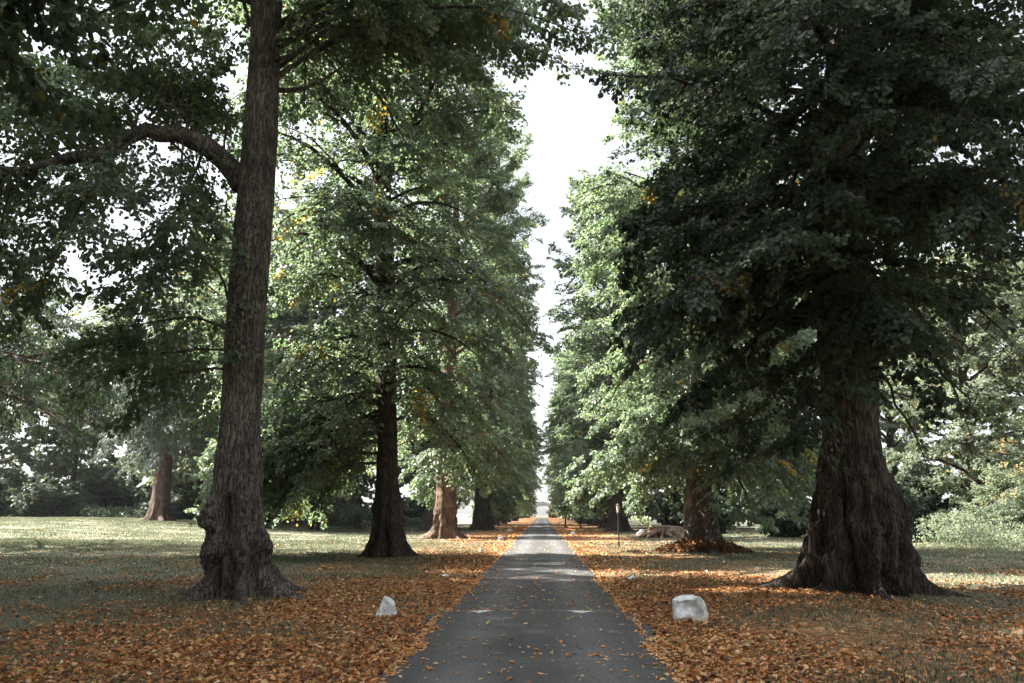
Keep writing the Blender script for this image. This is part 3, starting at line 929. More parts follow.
SG = "shrubs along the wood edge"
sa = make_shrub("shrub", gl(-55, 88), "dark dense bush, largest at the foot of the left wood", SG, 91, 4.2, 4.0, "dark", 16000, 0.3, tint=(0.0, 0.5))
sb = make_shrub("shrub", gl(24.8, 44), "pale dry looking bush behind the right lawn", SG, 93, 4.2, 2.6, "pale", 24000, 0.12, yellow=0.07, tint=(0.0, 0.7))
for (src, x, y, s, lab) in [
    (sa, -64, 90, 1.2, "dark bush at the left edge of the picture"),
    (sa, -41, 90, 0.9, "dark bush just right of the lone conifer trunk"),
    (sa, -32, 92, 0.85, "low dark bush seen past the burred trunk's right side"),
    (sa, -23, 94, 0.8, "low dark bush behind the second left trunk"),
    (sa, -15, 98, 0.8, "low dark bush behind the rusty barked trunk"),
    (sa, -57, 106, 1.5, "tall dark bush at the back of the left wood, left of the conifer trunk"),
    (sa, -49, 108, 1.5, "tall dark bush at the back of the left wood, right of the conifer trunk"),
    (sa, -65, 110, 1.5, "tall dark bush at the back of the left wood, second from its left end"),
    (sa, -73, 112, 1.6, "tall dark bush at the back of the left wood, at its left end"),
    (sa, -41, 110, 1.5, "tall dark bush at the back of the left wood, behind the burred trunk"),
    (sb, 29.5, 46.5, 1.1, "pale bush at the right edge, in front of the pale crowns"),
    (sa, 21.5, 50, 0.75, "dark bush beside the massive trunk's right side"),
    (sa, 17, 58, 0.8, "dark bush left of the massive trunk"),
    (sa, 13.5, 66, 0.7, "dark bush right behind the second right trunk"),
    (sa, 25, 56, 1.0, "tall dark bush under the pale crowns"),
    (sa, 14.5, 88, 0.9, "dark bush far back beyond the stump"),
    (sb, 32, 42, 0.8, "pale low bush near the right edge of the grass"),
]:
    copy_tree(src, gl(x, y), rng.uniform(0, 6.28), s, lab, SG)
sc_ = make_shrub("shrub", gl(3.6, 262), "small orange autumn shrub at the far end of the drive, right side", "shrubs at the avenue's end", 95, 3.4, 2.4, "autumn", 3500, 0.3)
copy_tree(sb, gl(-4.6, 262), 1.0, 1.1, "small pale rounded shrub at the far end of the drive, left side", "shrubs at the avenue's end")
for i, (x, y) in enumerate([(-14, 300), (-7, 310), (8, 305), (15, 300)]):
    copy_tree(wb, gl(x, y), i * 1.3, (0.8, 0.8, 0.26), ["hazy tree beyond the gateway, far left", "hazy tree beyond the gateway, left of the drive", "hazy tree beyond the gateway, right of the drive", "hazy tree beyond the gateway, far right"][i], WD)

# nettles and weeds in front of the right wood: one uncountable mass
mb = MB()
n = 26000
xx = rng.uniform(19, 42, n)
yy = 41.5 + (xx - 19) * -0.12 + rng.normal(0, 1.3, n) + fbm(xx * 0.3, 0, 0, 2, 2) * 1.5
hh = rng.random(n) ** 0.8 * (1.25 + 0.5 * fbm(xx * 0.5, yy * 0.5, 0, 3, 2))
P = np.stack([xx, yy, ground_z(xx, yy) + hh], 1)
A = rng.normal(0, 0.6, (n, 3)) + (0, 0, 0.4)
add_leaves(mb, P, A, unit(rng.normal(0, 0.6, (n, 3)) + (0, -0.3, 0.7)), rng.uniform(0.08, 0.2, n), rng.uniform(0.2, 0.88, n), False, 0.5)
prop(mb.build("undergrowth", G["pale"], tint=True), "pale green weeds and nettles along the foot of the right wood", "undergrowth", kind="stuff")

# dark ivy and low cover along the foot of the left wood
mb = MB()
n = 24000
xx = rng.uniform(-95, -10, n)
yy = 93 + rng.normal(0, 2.0, n)
hh = rng.random(n) * 1.1
P = np.stack([xx, yy, ground_z(xx, yy) + hh], 1)
add_leaves(mb, P, rng.normal(0, 0.6, (n, 3)) + (0, 0, 0.3), unit(rng.normal(0, 0.6, (n, 3)) + (0, 0, 0.7)), rng.uniform(0.2, 0.4, n), rng.uniform(0.0, 0.5, n), False, 0.6)
prop(mb.build("ground_cover", G["dark"], tint=True), "dark low cover along the foot of the left wood", "ground cover", kind="stuff")

# ------------------------------------------------------------------ ground
def axis(a, b, fine_a, fine_b, step_f, step_c):
    l = [a]
    while l[-1] < b:
        q = l[-1]
        st = step_f if fine_a <= q < fine_b else step_c
        if q < fine_a and q + st > fine_a: st = fine_a - q
        l.append(q + max(st, 1e-3))
    return np.array(l)

gx = axis(-420, 420, -32, 36, 0.4, 8.0)
gy = axis(-60, 420, 2, 60, 0.5, 6.0)
GX, GY = np.meshgrid(gx, gy)
GZ = ground_z(GX, GY)
mb = MB()
mb.grid(np.stack([GX, GY, GZ], -1).reshape(-1, 3), len(gy), len(gx))

mt, nt, out = new_mat("lawn_with_litter")
L = nt.links.new
ge = N(nt, "NewGeometry")
sx = N(nt, "SeparateXYZ")
L(ge.outputs["Position"], sx.inputs[0])
n1 = N(nt, "TexNoise", Scale=0.45, Detail=6, Roughness=0.65)
n2 = N(nt, "TexNoise", Scale=9.0, Detail=5, Roughness=0.7)
n3 = N(nt, "TexNoise", Scale=45.0, Detail=4, Roughness=0.7)
vo = N(nt, "TexVoronoi", Scale=11.0)
for k in (n1, n2, n3, vo): L(ge.outputs["Position"], k.inputs["Vector"])
g1 = ramp(nt, [(0.3, (0.065, 0.078, 0.046)), (0.55, (0.145, 0.154, 0.108)), (0.75, (0.25, 0.255, 0.195))])
gm = N(nt, "MixRGB", blend_type="MIX", Fac=0.5)
L(n2.outputs["Fac"], gm.inputs["Color1"]); L(n3.outputs["Fac"], gm.inputs["Color2"])
L(gm.outputs[0], g1.inputs["Fac"])
lr = ramp(nt, [(0.0, (0.05, 0.026, 0.015)), (0.4, (0.15, 0.07, 0.03)), (0.75, (0.28, 0.14, 0.055)), (1.0, (0.34, 0.22, 0.1))])
L(vo.outputs["Color"], lr.inputs["Fac"])
# distance to the drive: litter gathers beside it
ab = N(nt, "Math", operation="ABSOLUTE"); L(sx.outputs["X"], ab.inputs[0])
mr = N(nt, "MapRange")
mr.inputs["From Min"].default_value = 1.5
mr.inputs["From Max"].default_value = 9.0
mr.inputs["To Min"].default_value = 0.75
mr.inputs["To Max"].default_value = 0.12
L(ab.outputs[0], mr.inputs["Value"])
ad = N(nt, "Math", operation="MULTIPLY_ADD"); L(n1.outputs["Fac"], ad.inputs[0]); ad.inputs[1].default_value = 0.9; L(mr.outputs[0], ad.inputs[2])
ad2 = N(nt, "Math", operation="MULTIPLY_ADD"); L(n2.outputs["Fac"], ad2.inputs[0]); ad2.inputs[1].default_value = 0.7; L(ad.outputs[0], ad2.inputs[2])
cm = ramp(nt, [(0.86, (0, 0, 0)), (1.2, (1, 1, 1))])
sub = N(nt, "Math", operation="SUBTRACT"); L(ad2.outputs[0], sub.inputs[0]); sub.inputs[1].default_value = 0.15
cm = N(nt, "MapRange"); cm.inputs["From Min"].default_value = 0.72; cm.inputs["From Max"].default_value = 1.1
L(sub.outputs[0], cm.inputs["Value"])
mx = N(nt, "MixRGB", blend_type="MIX"); L(cm.outputs[0], mx.inputs["Fac"]); L(g1.outputs[0], mx.inputs["Color1"]); L(lr.outputs[0], mx.inputs["Color2"])
pb = N(nt, "BsdfPrincipled", Roughness=0.9)
pb.inputs["Specular IOR Level"].default_value = 0.2
L(mx.outputs[0], pb.inputs["Base Color"])
bp = N(nt, "Bump", Strength=0.8, Distance=0.05); L(gm.outputs[0], bp.inputs["Height"]); L(bp.outputs[0], pb.inputs["Normal"])
L(pb.outputs[0], out.inputs["Surface"])
prop(mb.build("ground", mt, smooth=True), kind="structure")

# ------------------------------------------------------------------ drive with a speed hump
HUMP0, HUMP1 = 11.6, 14.6
def road_z(x, y):
    w = 1.56
    z = 0.012 + 0.03 * (1 - (np.asarray(x) / w) ** 2)
    h = sstep(HUMP0, HUMP0 + 0.9, y) * (1 - sstep(HUMP1 - 0.9, HUMP1, y))
    return z + 0.075 * h
ry = np.concatenate([np.arange(-20, 12, 1.0), np.arange(12, 16, 0.08), np.arange(16, 290, 1.5)])
nx = 21
mb = MB()
e = 1.58 + 0.11 * fbm(ry * 0.9, 0, 0.2, 31, 3)
e2 = 1.58 + 0.11 * fbm(ry * 0.9, 5, 0.2, 33, 3)
# tongues of tarmac beside the hump
tong = 0.12 * np.exp(-((ry - 13.4) / 0.5) ** 2)
t = np.linspace(0, 1, nx)[None, :]
RX = -(e + tong)[:, None] * (1 - t) + (e2 + tong * 0.9)[:, None] * t
RY = np.repeat(ry[:, None], nx, 1)
RZ = road_z(np.clip(RX, -1.56, 1.56), RY)
RZ = RZ - 0.03 * sstep(1.5, 1.66, np.abs(RX))
mb.grid(np.stack([RX, RY, RZ], -1).reshape(-1, 3), len(ry), nx)
mt, nt, out = new_mat("old_tarmac")
L = nt.links.new
ge = N(nt, "NewGeometry")
n1 = N(nt, "TexNoise", Scale=0.8, Detail=6, Roughness=0.6)
n2 = N(nt, "TexNoise", Scale=70, Detail=3, Roughness=0.7)
vo = N(nt, "TexVoronoi", Scale=55.0)
for k in (n1, n2, vo): L(ge.outputs["Position"], k.inputs["Vector"])
r1 = ramp(nt, [(0.3, (0.041, 0.040, 0.038)), (0.7, (0.072, 0.070, 0.067))])
L(n1.outputs["Fac"], r1.inputs["Fac"])
r2 = ramp(nt, [(0.0, (0.55, 0.55, 0.55)), (0.7, (1.1, 1.1, 1.1)), (1.0, (1.9, 1.85, 1.8))])
L(vo.outputs["Color"], r2.inputs["Fac"])
mu = N(nt, "MixRGB", blend_type="MULTIPLY", Fac=0.8); L(r1.outputs[0], mu.inputs["Color1"]); L(r2.outputs[0], mu.inputs["Color2"])
# worn wheel tracks
sx = N(nt, "SeparateXYZ"); L(ge.outputs["Position"], sx.inputs[0])
ab = N(nt, "Math", operation="ABSOLUTE"); L(sx.outputs["X"], ab.inputs[0])
sb_ = N(nt, "Math", operation="SUBTRACT"); L(ab.outputs[0], sb_.inputs[0]); sb_.inputs[1].default_value = 0.78
ab2 = N(nt, "Math", operation="ABSOLUTE"); L(sb_.outputs[0], ab2.inputs[0])
mr = N(nt, "MapRange"); mr.inputs["From Min"].default_value = 0.1; mr.inputs["From Max"].default_value = 0.5; mr.inputs["To Min"].default_value = 1.35; mr.inputs["To Max"].default_value = 0.85
L(ab2.outputs[0], mr.inputs["Value"])
cmb = N(nt, "CombineXYZ")
for k in range(3): L(mr.outputs[0], cmb.inputs[k])
mu2 = N(nt, "MixRGB", blend_type="MULTIPLY", Fac=1.0); L(mu.outputs[0], mu2.inputs["Color1"]); L(cmb.outputs[0], mu2.inputs["Color2"])
pb = N(nt, "BsdfPrincipled", Roughness=0.8)
pb.inputs["Specular IOR Level"].default_value = 0.35
L(mu2.outputs[0], pb.inputs["Base Color"])
bp = N(nt, "Bump", Strength=0.5, Distance=0.01); L(vo.outputs["Distance"], bp.inputs["Height"]); L(bp.outputs[0], pb.inputs["Normal"])
L(pb.outputs[0], out.inputs["Surface"])
prop(mb.build("road", mt, smooth=True), kind="structure")

# worn white hump markings: two flat triangles and a thin line between, each a sheet on the tarmac
paint, nt, out = new_mat("worn_white_paint")
L = nt.links.new
ge = N(nt, "NewGeometry")
no = N(nt, "TexNoise", Scale=14, Detail=5, Roughness=0.7); L(ge.outputs["Position"], no.inputs["Vector"])
rp = ramp(nt, [(0.38, (0.16, 0.16, 0.15)), (0.54, (0.74, 0.74, 0.72))]); L(no.outputs["Fac"], rp.inputs["Fac"])
pb = N(nt, "BsdfPrincipled", Roughness=0.7); L(rp.outputs[0], pb.inputs["Base Color"]); L(pb.outputs[0], out.inputs["Surface"])
ym = on_ground(480, 613)[1] * (1.7 - 0.11) / 1.7
mk = MB()
def sheet(xl, xr, ya, yb, taper):
    nn = 10
    yy = np.linspace(ya, yb, nn)
    f = np.linspace(taper, 1, nn)
    cx_, hw = (xl + xr) / 2, (xr - xl) / 2
    tt = np.linspace(-1, 1, 7)
    X_ = cx_ + hw * f[:, None] * tt[None]
    Y_ = np.repeat(yy[:, None], 7, 1)
    mk.grid(np.stack([X_, Y_, road_z(X_, Y_) + 0.005], -1).reshape(-1, 3), nn, 7)
Ym = ym + 0.15
xa, xb = at_depth(462, 612, Ym)[0], at_depth(500, 612, Ym)[0]
xc, xd = at_depth(560, 612, Ym)[0], at_depth(600, 612, Ym)[0]
sheet(xa, xb, Ym - 0.36, Ym + 0.14, 0.06)
sheet(xc, xd, Ym - 0.36, Ym + 0.14, 0.06)
sheet(xb + 0.003, xc - 0.003, Ym + 0.03, Ym + 0.12, 1.0)
sheet(xd + 0.003, 1.2, Ym + 0.03, Ym + 0.10, 1.0)
prop(mk.build("road_marking", paint), kind="structure")

# ------------------------------------------------------------------ fallen leaves and grass
rng = np.random.default_rng(123)
def litter_cover(x, y):
    ax = np.abs(x)
    edge = np.exp(-np.maximum(ax - 1.5, 0) / 1.6) * 1.0
    nse = fbm(x * 0.45, y * 0.3, 0.2, 51, 4)
    c = 0.13 + 0.85 * edge + 0.5 * nse
    c -= 0.42 * sstep(6, 16, -x) * sstep(14, 26, y) + 0.22 * sstep(2.5, 6, -x) * (1 - sstep(14, 26, y)) + 0.25 * sstep(9, 18, x) * sstep(16, 26, y)
    c -= 0.30 * np.exp(-((ax - 6.5) / 2.6) ** 2) * sstep(20, 25, y) * (1 - sstep(33, 36, y))
    c += 0.16 * (1 - sstep(9, 14, y))
    c *= 1 - 0.55 * sstep(32, 38, y) * sstep(2.2, 3.6, ax)
    on_road = ax < 1.52 + 0.12 * fbm(y * 1.1, x * 0, 0.4, 61, 3)
    c = np.where(on_road, 0.0, np.clip(c, 0.03, 1))
    strip = np.where(on_road, 0.022 + 0.10 * np.exp(-(1.6 - ax) / 0.15), 0)
    return c, strip

def scatter(n, x0, x1, y0, y1, smin, smax, mb):
    x = rng.uniform(x0, x1, n)
    # denser near the camera
    y = rng.uniform(y0, y1, n)
    c, st = litter_cover(x, y)
    keep = rng.random(n) < np.maximum(c, st)
    x, y = x[keep], y[keep]
    road = np.abs(x) < 1.57
    z = np.where(road, road_z(np.clip(x, -1.56, 1.56), y), ground_z(x, y))
    z = z + rng.uniform(0.008, 0.045, len(x)) * np.where(road, 0.35, 1)
    m_ = len(x)
    a = rng.uniform(0, 2 * np.pi, m_)
    A = np.stack([np.cos(a), np.sin(a), rng.normal(0, 0.28, m_) * np.where(road, 0.4, 1)], 1)
    Nn = unit(rng.normal(0, 0.38, (m_, 3)) * np.where(road, 0.4, 1)[:, None] + (0, 0, 1))
    tv = np.clip(rng.beta(1.3, 1.15, m_) * 0.95 + 0.10 * fbm(x * 0.8, y * 0.8, 0.5, 71, 2) + np.where(road, 0.25, 0), 0, 1)
    tv = np.where(road, rng.uniform(0.55, 0.94, m_), tv)
    tv = np.where(rng.random(m_) < 0.03, rng.uniform(0.95, 1.0, m_), tv)
    add_leaves(mb, np.stack([x, y, z], 1), A, Nn, smin + (smax - smin) * rng.random(m_) ** 1.5, tv, True, rng.uniform(0.6, 0.95), rng.uniform(-0.12, 0.34, m_))

mb = MB()
scatter(380000, -18, 20, 7.5, 22, 0.03, 0.10, mb)
scatter(170000, -24, 28, 22, 42, 0.045, 0.11, mb)
scatter(60000, -20, 22, 42, 110, 0.10, 0.18, mb)
for (px, py, rr) in [(386, 617, .3), (691, 620, .38), (445, 578, .22), (631, 580, .24), (604.5, 562, .22)]:
    p = on_ground(px, py)
    k = 150
    a = rng.uniform(0, 2 * np.pi, k)
    q = rr * (0.75 + 0.6 * rng.random(k))
    P = np.stack([p[0] + q * np.cos(a), p[1] + q * np.sin(a), p[2] + 0.01 + np.maximum(0, (1.2 * rr - q)) * 0.25 * rng.random(k)], 1)
    add_leaves(mb, P, np.stack([np.cos(a * 3), np.sin(a * 3), rng.normal(0, 0.4, k)], 1), unit(rng.normal(0, 0.45, (k, 3)) + (0, 0, 1)), rng.uniform(0.04, 0.1, k), rng.random(k), True, 0.8)
prop(mb.build("fallen_leaves", LITTER, tint=True), "orange and brown fallen leaves over the verges and drive", "fallen leaves", kind="stuff")

mb = MB()
def blades(n, x, y, h0, h1, w0):
    ok = np.abs(x) > 1.68 + 0.1 * fbm(y, 0, 0.1, 3, 2)
    x, y = x[ok], y[ok]
    c, _ = litter_cover(x, y)
    ok = rng.random(len(x)) < np.clip(1.2 - c, 0.05, 1)
    x, y = x[ok], y[ok]
    n = len(x)
    b = np.stack([x, y, ground_z(x, y) - 0.005], 1)
    a = rng.uniform(0, 2 * np.pi, n)
    w = np.stack([np.cos(a), np.sin(a), 0 * a], 1) * (w0 + 0.0004 * y)[:, None]
    patch = 0.75 + 0.5 * fbm(x * 0.5, y * 0.5, 0.1, 81, 3)
    hgt = rng.uniform(h0, h1, n) * np.clip(patch, 0.4, 1.6)
    tip = b + np.stack([rng.normal(0, 0.025, n), rng.normal(0, 0.025, n), hgt], 1)
    tv = np.clip(rng.normal(0.42, 0.22, n) + 0.18 * fbm(x * 0.35, y * 0.35, 0.6, 83, 3), 0, 1)
    mb.add(np.stack([b - w, b + w, tip], 1).reshape(-1, 3), np.arange(n * 3).reshape(-1, 3), tv)
n = 430000
blades(n, rng.uniform(-31, 27, n), 8 + 40 * rng.random(n) ** 1.5, 0.03, 0.095, 0.006)
n = 160000
blades(n, rng.uniform(-65, -6, n), rng.uniform(40, 92, n), 0.05, 0.13, 0.01)
n = 50000
blades(n, rng.uniform(6, 26, n), rng.uniform(36, 70, n), 0.05, 0.13, 0.01)
prop(mb.build("grass", GRASSB, tint=True), "short green grass of the lawns and verges", "grass", kind="stuff")

# ------------------------------------------------------------------ white painted stones along the verges
STONE = plain_mat("white_painted_stone", (0.66, 0.67, 0.66), 0.9, spec=0.15, noise=0.5, nscale=9, bump=0.8)
STONE_GREY = plain_mat("grey_stone", (0.30, 0.33, 0.34), 0.9, spec=0.2, noise=0.4, nscale=9, bump=0.5)
def stone_mesh(seed, w, d, h, shape):
    rg = random.Random(seed)
    bm = bmesh.new()
    if shape == "peak":
        pts = [(-.5, -.42, 0), (.5, -.4, 0), (.52, .4, 0), (-.45, .45, 0), (-.42, -.3, .25), (.5, -.28, .3), (.46, .3, .4), (-.1, -.1, .98), (.16, -.06, .96), (.12, .14, 1.0), (-.2, .2, .8), (.36, .0, .68), (-.3, -.15, .55)]
    elif shape == "block":
        pts = [(-.5, -.42, 0), (.48, -.45, 0), (.5, .42, 0), (-.46, .45, 0), (-.52, -.36, .8), (.3, -.4, .98), (.5, -.25, .35), (.38, .3, 1.0), (-.5, .34, .86), (.12, -.42, .9), (.5, .2, .5), (-.1, -.46, .4)]
    else:
        pts = [(rg.uniform(-.5, .5), rg.uniform(-.5, .5), rg.uniform(0.1, 1) ** 0.8) for _ in range(9)] + [(-.5, -.3, 0), (.5, -.35, 0), (.4, .5, 0), (-.4, .45, 0)]
    vs = [bm.verts.new((x * w, y * d, z * h)) for x, y, z in pts]
    bmesh.ops.convex_hull(bm, input=vs)
    for v in [v for v in bm.verts if not v.link_faces]: bm.verts.remove(v)
    bmesh.ops.bevel(bm, geom=list(bm.edges), offset=0.06 * max(w, h), segments=3, affect="EDGES", profile=0.6, clamp_overlap=True)
    bmesh.ops.triangulate(bm, faces=bm.faces[:])
    bmesh.ops.subdivide_edges(bm, edges=bm.edges[:], cuts=2, use_grid_fill=True)
    bmesh.ops.triangulate(bm, faces=bm.faces[:])
    bm.normal_update()
    co = np.array([v.co[:] for v in bm.verts])
    dn = fbm(co[:, 0] * 7 + seed, co[:, 1] * 7, co[:, 2] * 7, seed, 4) * 0.055 * max(w, h) / 0.5
    for v, k in zip(bm.verts, dn): v.co += v.normal * float(k)
    me = bpy.data.meshes.new("stone")
    bm.to_mesh(me)
    bm.free()
    return me
SGp = "painted stones along the drive"
for (px, py, w, d, h, shp, mat_, lab, rz) in [
    (386, 617, .38, .36, .36, "peak", STONE, "large white pointed stone in the leaves, left of the drive", 0.1),
    (691, 620, .50, .42, .42, "block", STONE, "large white squarish block of stone right of the drive", -0.1),
    (445, 578, .24, .22, .16, "lump", STONE, "small white stone past the pointed one, left of the drive", 0.5),
    (631, 580, .27, .24, .17, "lump", STONE, "small white stone past the square block, right of the drive", 1.2),
    (604.5, 562, .26, .24, .13, "lump", STONE_GREY, "small grey stone at the shadow's edge, right verge", 2.0),
    (481, 551.5, .36, .3, .22, "lump", STONE, "white stone in the sunlit band, left verge", 2.4),
    (500, 539.5, .42, .36, .25, "lump", STONE, "white stone level with the rusty trunk, left verge", 0.7),
    (509, 531, .46, .4, .3, "lump", STONE, "far white stone near the forked tree, left verge", 3.3),
    (516, 526, .5, .4, .3, "lump", STONE, "farthest white stone in view, left verge", 4.3),
    (641.5, 536.5, .95, .7, .5, "peak", STONE, "pale stone lying in front of the stump's left end", 0.9),
    (573, 534.5, .42, .4, .28, "lump", STONE, "white stone on the sunny right verge before the dark posts", 1.9),
    (559, 524.5, .5, .4, .42, "lump", STONE, "far white stone left of the dark posts", 2.9),
]:
    p = on_ground(px, py)
    o = link("verge_stone", stone_mesh(int(px * 3 + py), w, d, h, shp), mat_)
    o.location = (p[0], p[1], p[2] - 0.045)
    o.rotation_euler = (0, 0, rz)
    prop(o, lab, "stone", SGp)

# ------------------------------------------------------------------ stump where a tree of the right row is missing
p = on_ground(667, 538)
mb = MB()
add_trunk(mb, np.array([0, 0.25, 0.5, 0.75, 0.86]), np.zeros(5), np.zeros(5), np.array([1.55, 1.35, 1.25, 1.05, 0.2]), 101, 0.28, 10, 0.28, 90, 60, 0.8, rough=0.05)
st = empty("tree_stump", p, "low wide brown stump with gnarled roots between the right trees", "stump")
mb.build("stump_body", BARK_RUST, st, smooth=True)
for i in range(9):
    rg = np.random.default_rng(200 + i)
    a = -2.9 + i * 0.72
    s = np.linspace(0, 1, 8)
    Lr = rg.uniform(1.6, 2.6)
    aa = a + np.cumsum(rg.normal(0, 0.08, 8))
    q = np.stack([np.cos(aa) * (0.9 + (Lr - 0.9) * s), np.sin(aa) * (0.9 + (Lr - 0.9) * s), 0.42 * (1 - s) ** 1.5 + rg.uniform(0, 0.12) * np.sin(s * 3)], 1)
    rb = MB()
    rb.tube(q, 0.2 * (1 - s) + 0.05, 10)
    rb.build("root", BARK_RUST, st, smooth=True)

# ------------------------------------------------------------------ slim lamp posts on the right verge
BLACK = plain_mat("black_painted_iron", (0.02, 0.02, 0.022), 0.5, noise=0.2)
GLASSY = plain_mat("pale_lantern_glass", (0.42, 0.39, 0.36), 0.4, noise=0.1)
def lamp(loc, label, hgt=2.15, rad=0.035):
    root = empty("lamp_post", loc, label, "lamp post", "lamp posts on the right verge")
    m1 = MB()
    m1.tube([(0, 0, -0.05), (0, 0, 0.1), (0, 0, 0.12), (0, 0, 0.3), (0, 0, 0.33), (0, 0, hgt - 0.5)], [rad * 2, rad * 2, rad * 1.5, rad * 1.4, rad, rad * 0.9], 12)
    m1.build("post", BLACK, root, smooth=False)
    m2 = MB()
    m2.tube([(0, 0, hgt - 0.5), (0, 0, hgt - 0.46), (0, 0, hgt - 0.45), (0, 0, hgt - 0.43)], [rad * 2.2, rad * 2.2, rad * 1.6, rad * 1.6], 12)
    m2.build("collar", BLACK, root)
    m3 = MB()
    m3.tube([(0, 0, hgt - 0.43), (0, 0, hgt - 0.1)], [0.05, 0.085], 8)
    ln = m3.build("lantern", GLASSY, root)
    m4 = MB()
    m4.tube([(0, 0, hgt - 0.098), (0, 0, hgt - 0.08), (0, 0, hgt - 0.01), (0, 0, hgt + 0.05)], [0.11, 0.11, 0.04, 0.012], 8)
    m4.build("cap", BLACK, ln)
    return root
lamp(on_ground(619, 548), "slim black post with a pale head, nearest on the right verge")
lamp(on_ground(565.5, 527.5), "thick dark post with a pale head, beside the drive in the distance", 2.05, 0.09)
lamp(on_ground(580.5, 528.5), "thin dark post right of the thicker one in the distance", 2.1, 0.045)

# ------------------------------------------------------------------ railings at the back of the left lawn
fe = empty("iron_fence", gl(-40, 97), "thin estate railings in front of the bright field, far left", "fence")
for k in range(16):
    f = MB()
    x = -18 + k * 2.4
    f.box((x - 0.03, -0.03, -0.3), (x + 0.03, 0.03, 1.35))
    f.build("post", BLACK, fe)
for zz in (0.35, 0.7, 1.05, 1.3):
    f = MB()
    f.box((-18.1, 0.034, zz - 0.02), (18.1, 0.06, zz + 0.02))
    f.build("rail", BLACK, fe)

# ------------------------------------------------------------------ gateway at the end of the drive
GST = plain_mat("grey_gate_stone", (0.33, 0.33, 0.34), 0.9, noise=0.2, nscale=1.5)
gt = empty("stone_gateway", (0.2, 284, 0.0), "small pale gateway with a grey beam closing the far end of the drive", "gateway")
for sx_ in (-1, 1):
    f = MB()
    f.box((sx_ * 2.6 - 0.45, -0.45, 0), (sx_ * 2.6 + 0.45, 0.45, 0.4))
    f.box((sx_ * 2.6 - 0.36, -0.36, 0.4), (sx_ * 2.6 + 0.36, 0.36, 3.6))
    f.box((sx_ * 2.6 - 0.5, -0.5, 3.6), (sx_ * 2.6 + 0.5, 0.5, 3.85))
    f.build("pier", GST, gt)
f = MB()
f.box((-3.4, -0.4, 3.853), (3.4, 0.4, 4.5))
f.box((-3.6, -0.5, 4.5), (3.6, 0.5, 4.7))
f.build("beam", GST, gt)
f = MB()
f.add([(-3.0, -0.4, 4.703), (3.0, -0.4, 4.703), (0, -0.4, 5.5), (-3.0, 0.4, 4.703), (3.0, 0.4, 4.703), (0, 0.4, 5.5)], [(0, 1, 4, 3), (1, 2, 5, 4), (2, 0, 3, 5)])
f.add([(-3.0, -0.4, 4.703), (3.0, -0.4, 4.703), (0, -0.4, 5.5), (-3.0, 0.4, 4.703), (3.0, 0.4, 4.703), (0, 0.4, 5.5)], [(0, 2, 1), (3, 4, 5)])
f.build("pediment", GST, gt)

# ------------------------------------------------------------------ haze: one closed box of thin air round everything
HZ = 0.00011
hm, nt, out = new_mat("thin_haze")
pv = N(nt, "VolumePrincipled")
pv.inputs["Color"].default_value = (0.9, 0.94, 1.0, 1)
pv.inputs["Density"].default_value = HZ
pv.inputs["Anisotropy"].default_value = 0.2
nt.links.new(pv.outputs[0], out.inputs["Volume"])
mb = MB()
mb.box((-440, -80, -3.0), (440, 440, 40))
hz = mb.build("haze", hm)
prop(hz, "thin pale haze down the avenue", "haze", kind="stuff")

# ------------------------------------------------------------------ light
SUN_EL = R(47)
SUN_AZ = R(-80)        # degrees clockwise from +Y (along the avenue): from the left, a little ahead
sdir = Vector((math.sin(SUN_AZ) * math.cos(SUN_EL), math.cos(SUN_AZ) * math.cos(SUN_EL), math.sin(SUN_EL)))
sl = bpy.data.lights.new("sun", "SUN")
sl.energy = 5.0
sl.angle = R(0.5)
sl.color = (1.0, 0.955, 0.89)
so = bpy.data.objects.new("sun", sl)
so.rotation_euler = sdir.to_track_quat("Z", "Y").to_euler()
so.location = (-40, 10, 60)
col.objects.link(so)

world = bpy.data.worlds.new("World")
scene.world = world
world.use_nodes = True
nt = world.node_tree
nt.nodes.clear()
L = nt.links.new
out = nt.nodes.new("ShaderNodeOutputWorld")
bg = nt.nodes.new("ShaderNodeBackground")
sky = nt.nodes.new("ShaderNodeTexSky")
sky.sky_type = "NISHITA"
sky.sun_disc = False
sky.sun_elevation = SUN_EL
sky.sun_rotation = SUN_AZ
sky.air_density = 1.0
sky.dust_density = 1.0
sky.ozone_density = 1.0
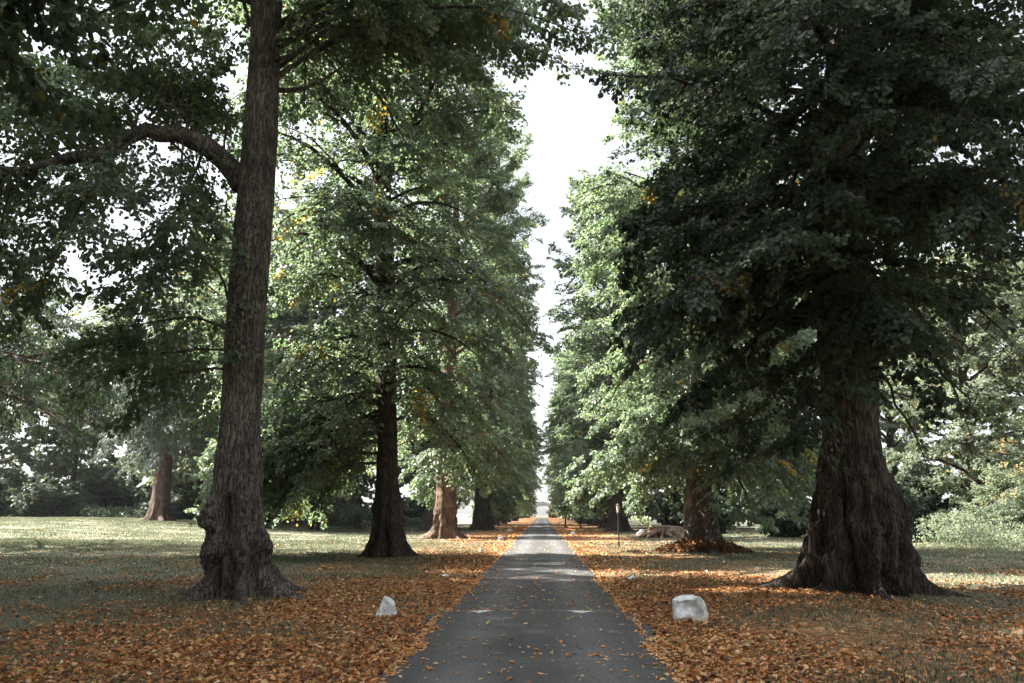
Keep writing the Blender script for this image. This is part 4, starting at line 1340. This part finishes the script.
# thin high cloud: whitens the blue
hs = nt.nodes.new("ShaderNodeHueSaturation")
hs.inputs["Saturation"].default_value = 0.22
L(sky.outputs[0], hs.inputs["Color"])
tc = nt.nodes.new("ShaderNodeTexCoord")
sp = nt.nodes.new("ShaderNodeSeparateXYZ")
L(tc.outputs["Generated"], sp.inputs[0])
mz = nt.nodes.new("ShaderNodeMath"); mz.operation = "MAXIMUM"; mz.inputs[1].default_value = 0.0
L(sp.outputs["Z"], mz.inputs[0])
pw = nt.nodes.new("ShaderNodeMath"); pw.operation = "POWER"; pw.inputs[1].default_value = 4.0
L(mz.outputs[0], pw.inputs[0])
ma = nt.nodes.new("ShaderNodeMath"); ma.operation = "MULTIPLY_ADD"; ma.inputs[1].default_value = 4.2; ma.inputs[2].default_value = 0.60
L(pw.outputs[0], ma.inputs[0])
cn = nt.nodes.new("ShaderNodeTexNoise"); cn.inputs["Scale"].default_value = 2.2; cn.inputs["Detail"].default_value = 5
L(tc.outputs["Generated"], cn.inputs["Vector"])
cma = nt.nodes.new("ShaderNodeMath"); cma.operation = "MULTIPLY_ADD"; cma.inputs[1].default_value = 0.5; cma.inputs[2].default_value = 0.75
L(cn.outputs["Fac"], cma.inputs[0])
mm = nt.nodes.new("ShaderNodeMath"); mm.operation = "MULTIPLY"
L(ma.outputs[0], mm.inputs[0]); L(cma.outputs[0], mm.inputs[1])
vs_ = nt.nodes.new("ShaderNodeVectorMath"); vs_.operation = "SCALE"
L(hs.outputs[0], vs_.inputs[0]); L(mm.outputs[0], vs_.inputs["Scale"])
L(vs_.outputs[0], bg.inputs["Color"])
bg.inputs["Strength"].default_value = 0.067
L(bg.outputs[0], out.inputs["Surface"])

scene.view_settings.view_transform = "Standard"
scene.view_settings.look = "None"
scene.view_settings.exposure = 2.68
scene.view_settings.gamma = 1.0
scene.view_settings.use_curve_mapping = False
scene.cycles.max_bounces = 8
scene.cycles.diffuse_bounces = 5
scene.cycles.transmission_bounces = 4
scene.cycles.transparent_max_bounces = 4
scene.cycles.volume_bounces = 0
scene.cycles.use_denoising = True
scene.cycles.sample_clamp_indirect = 6.0
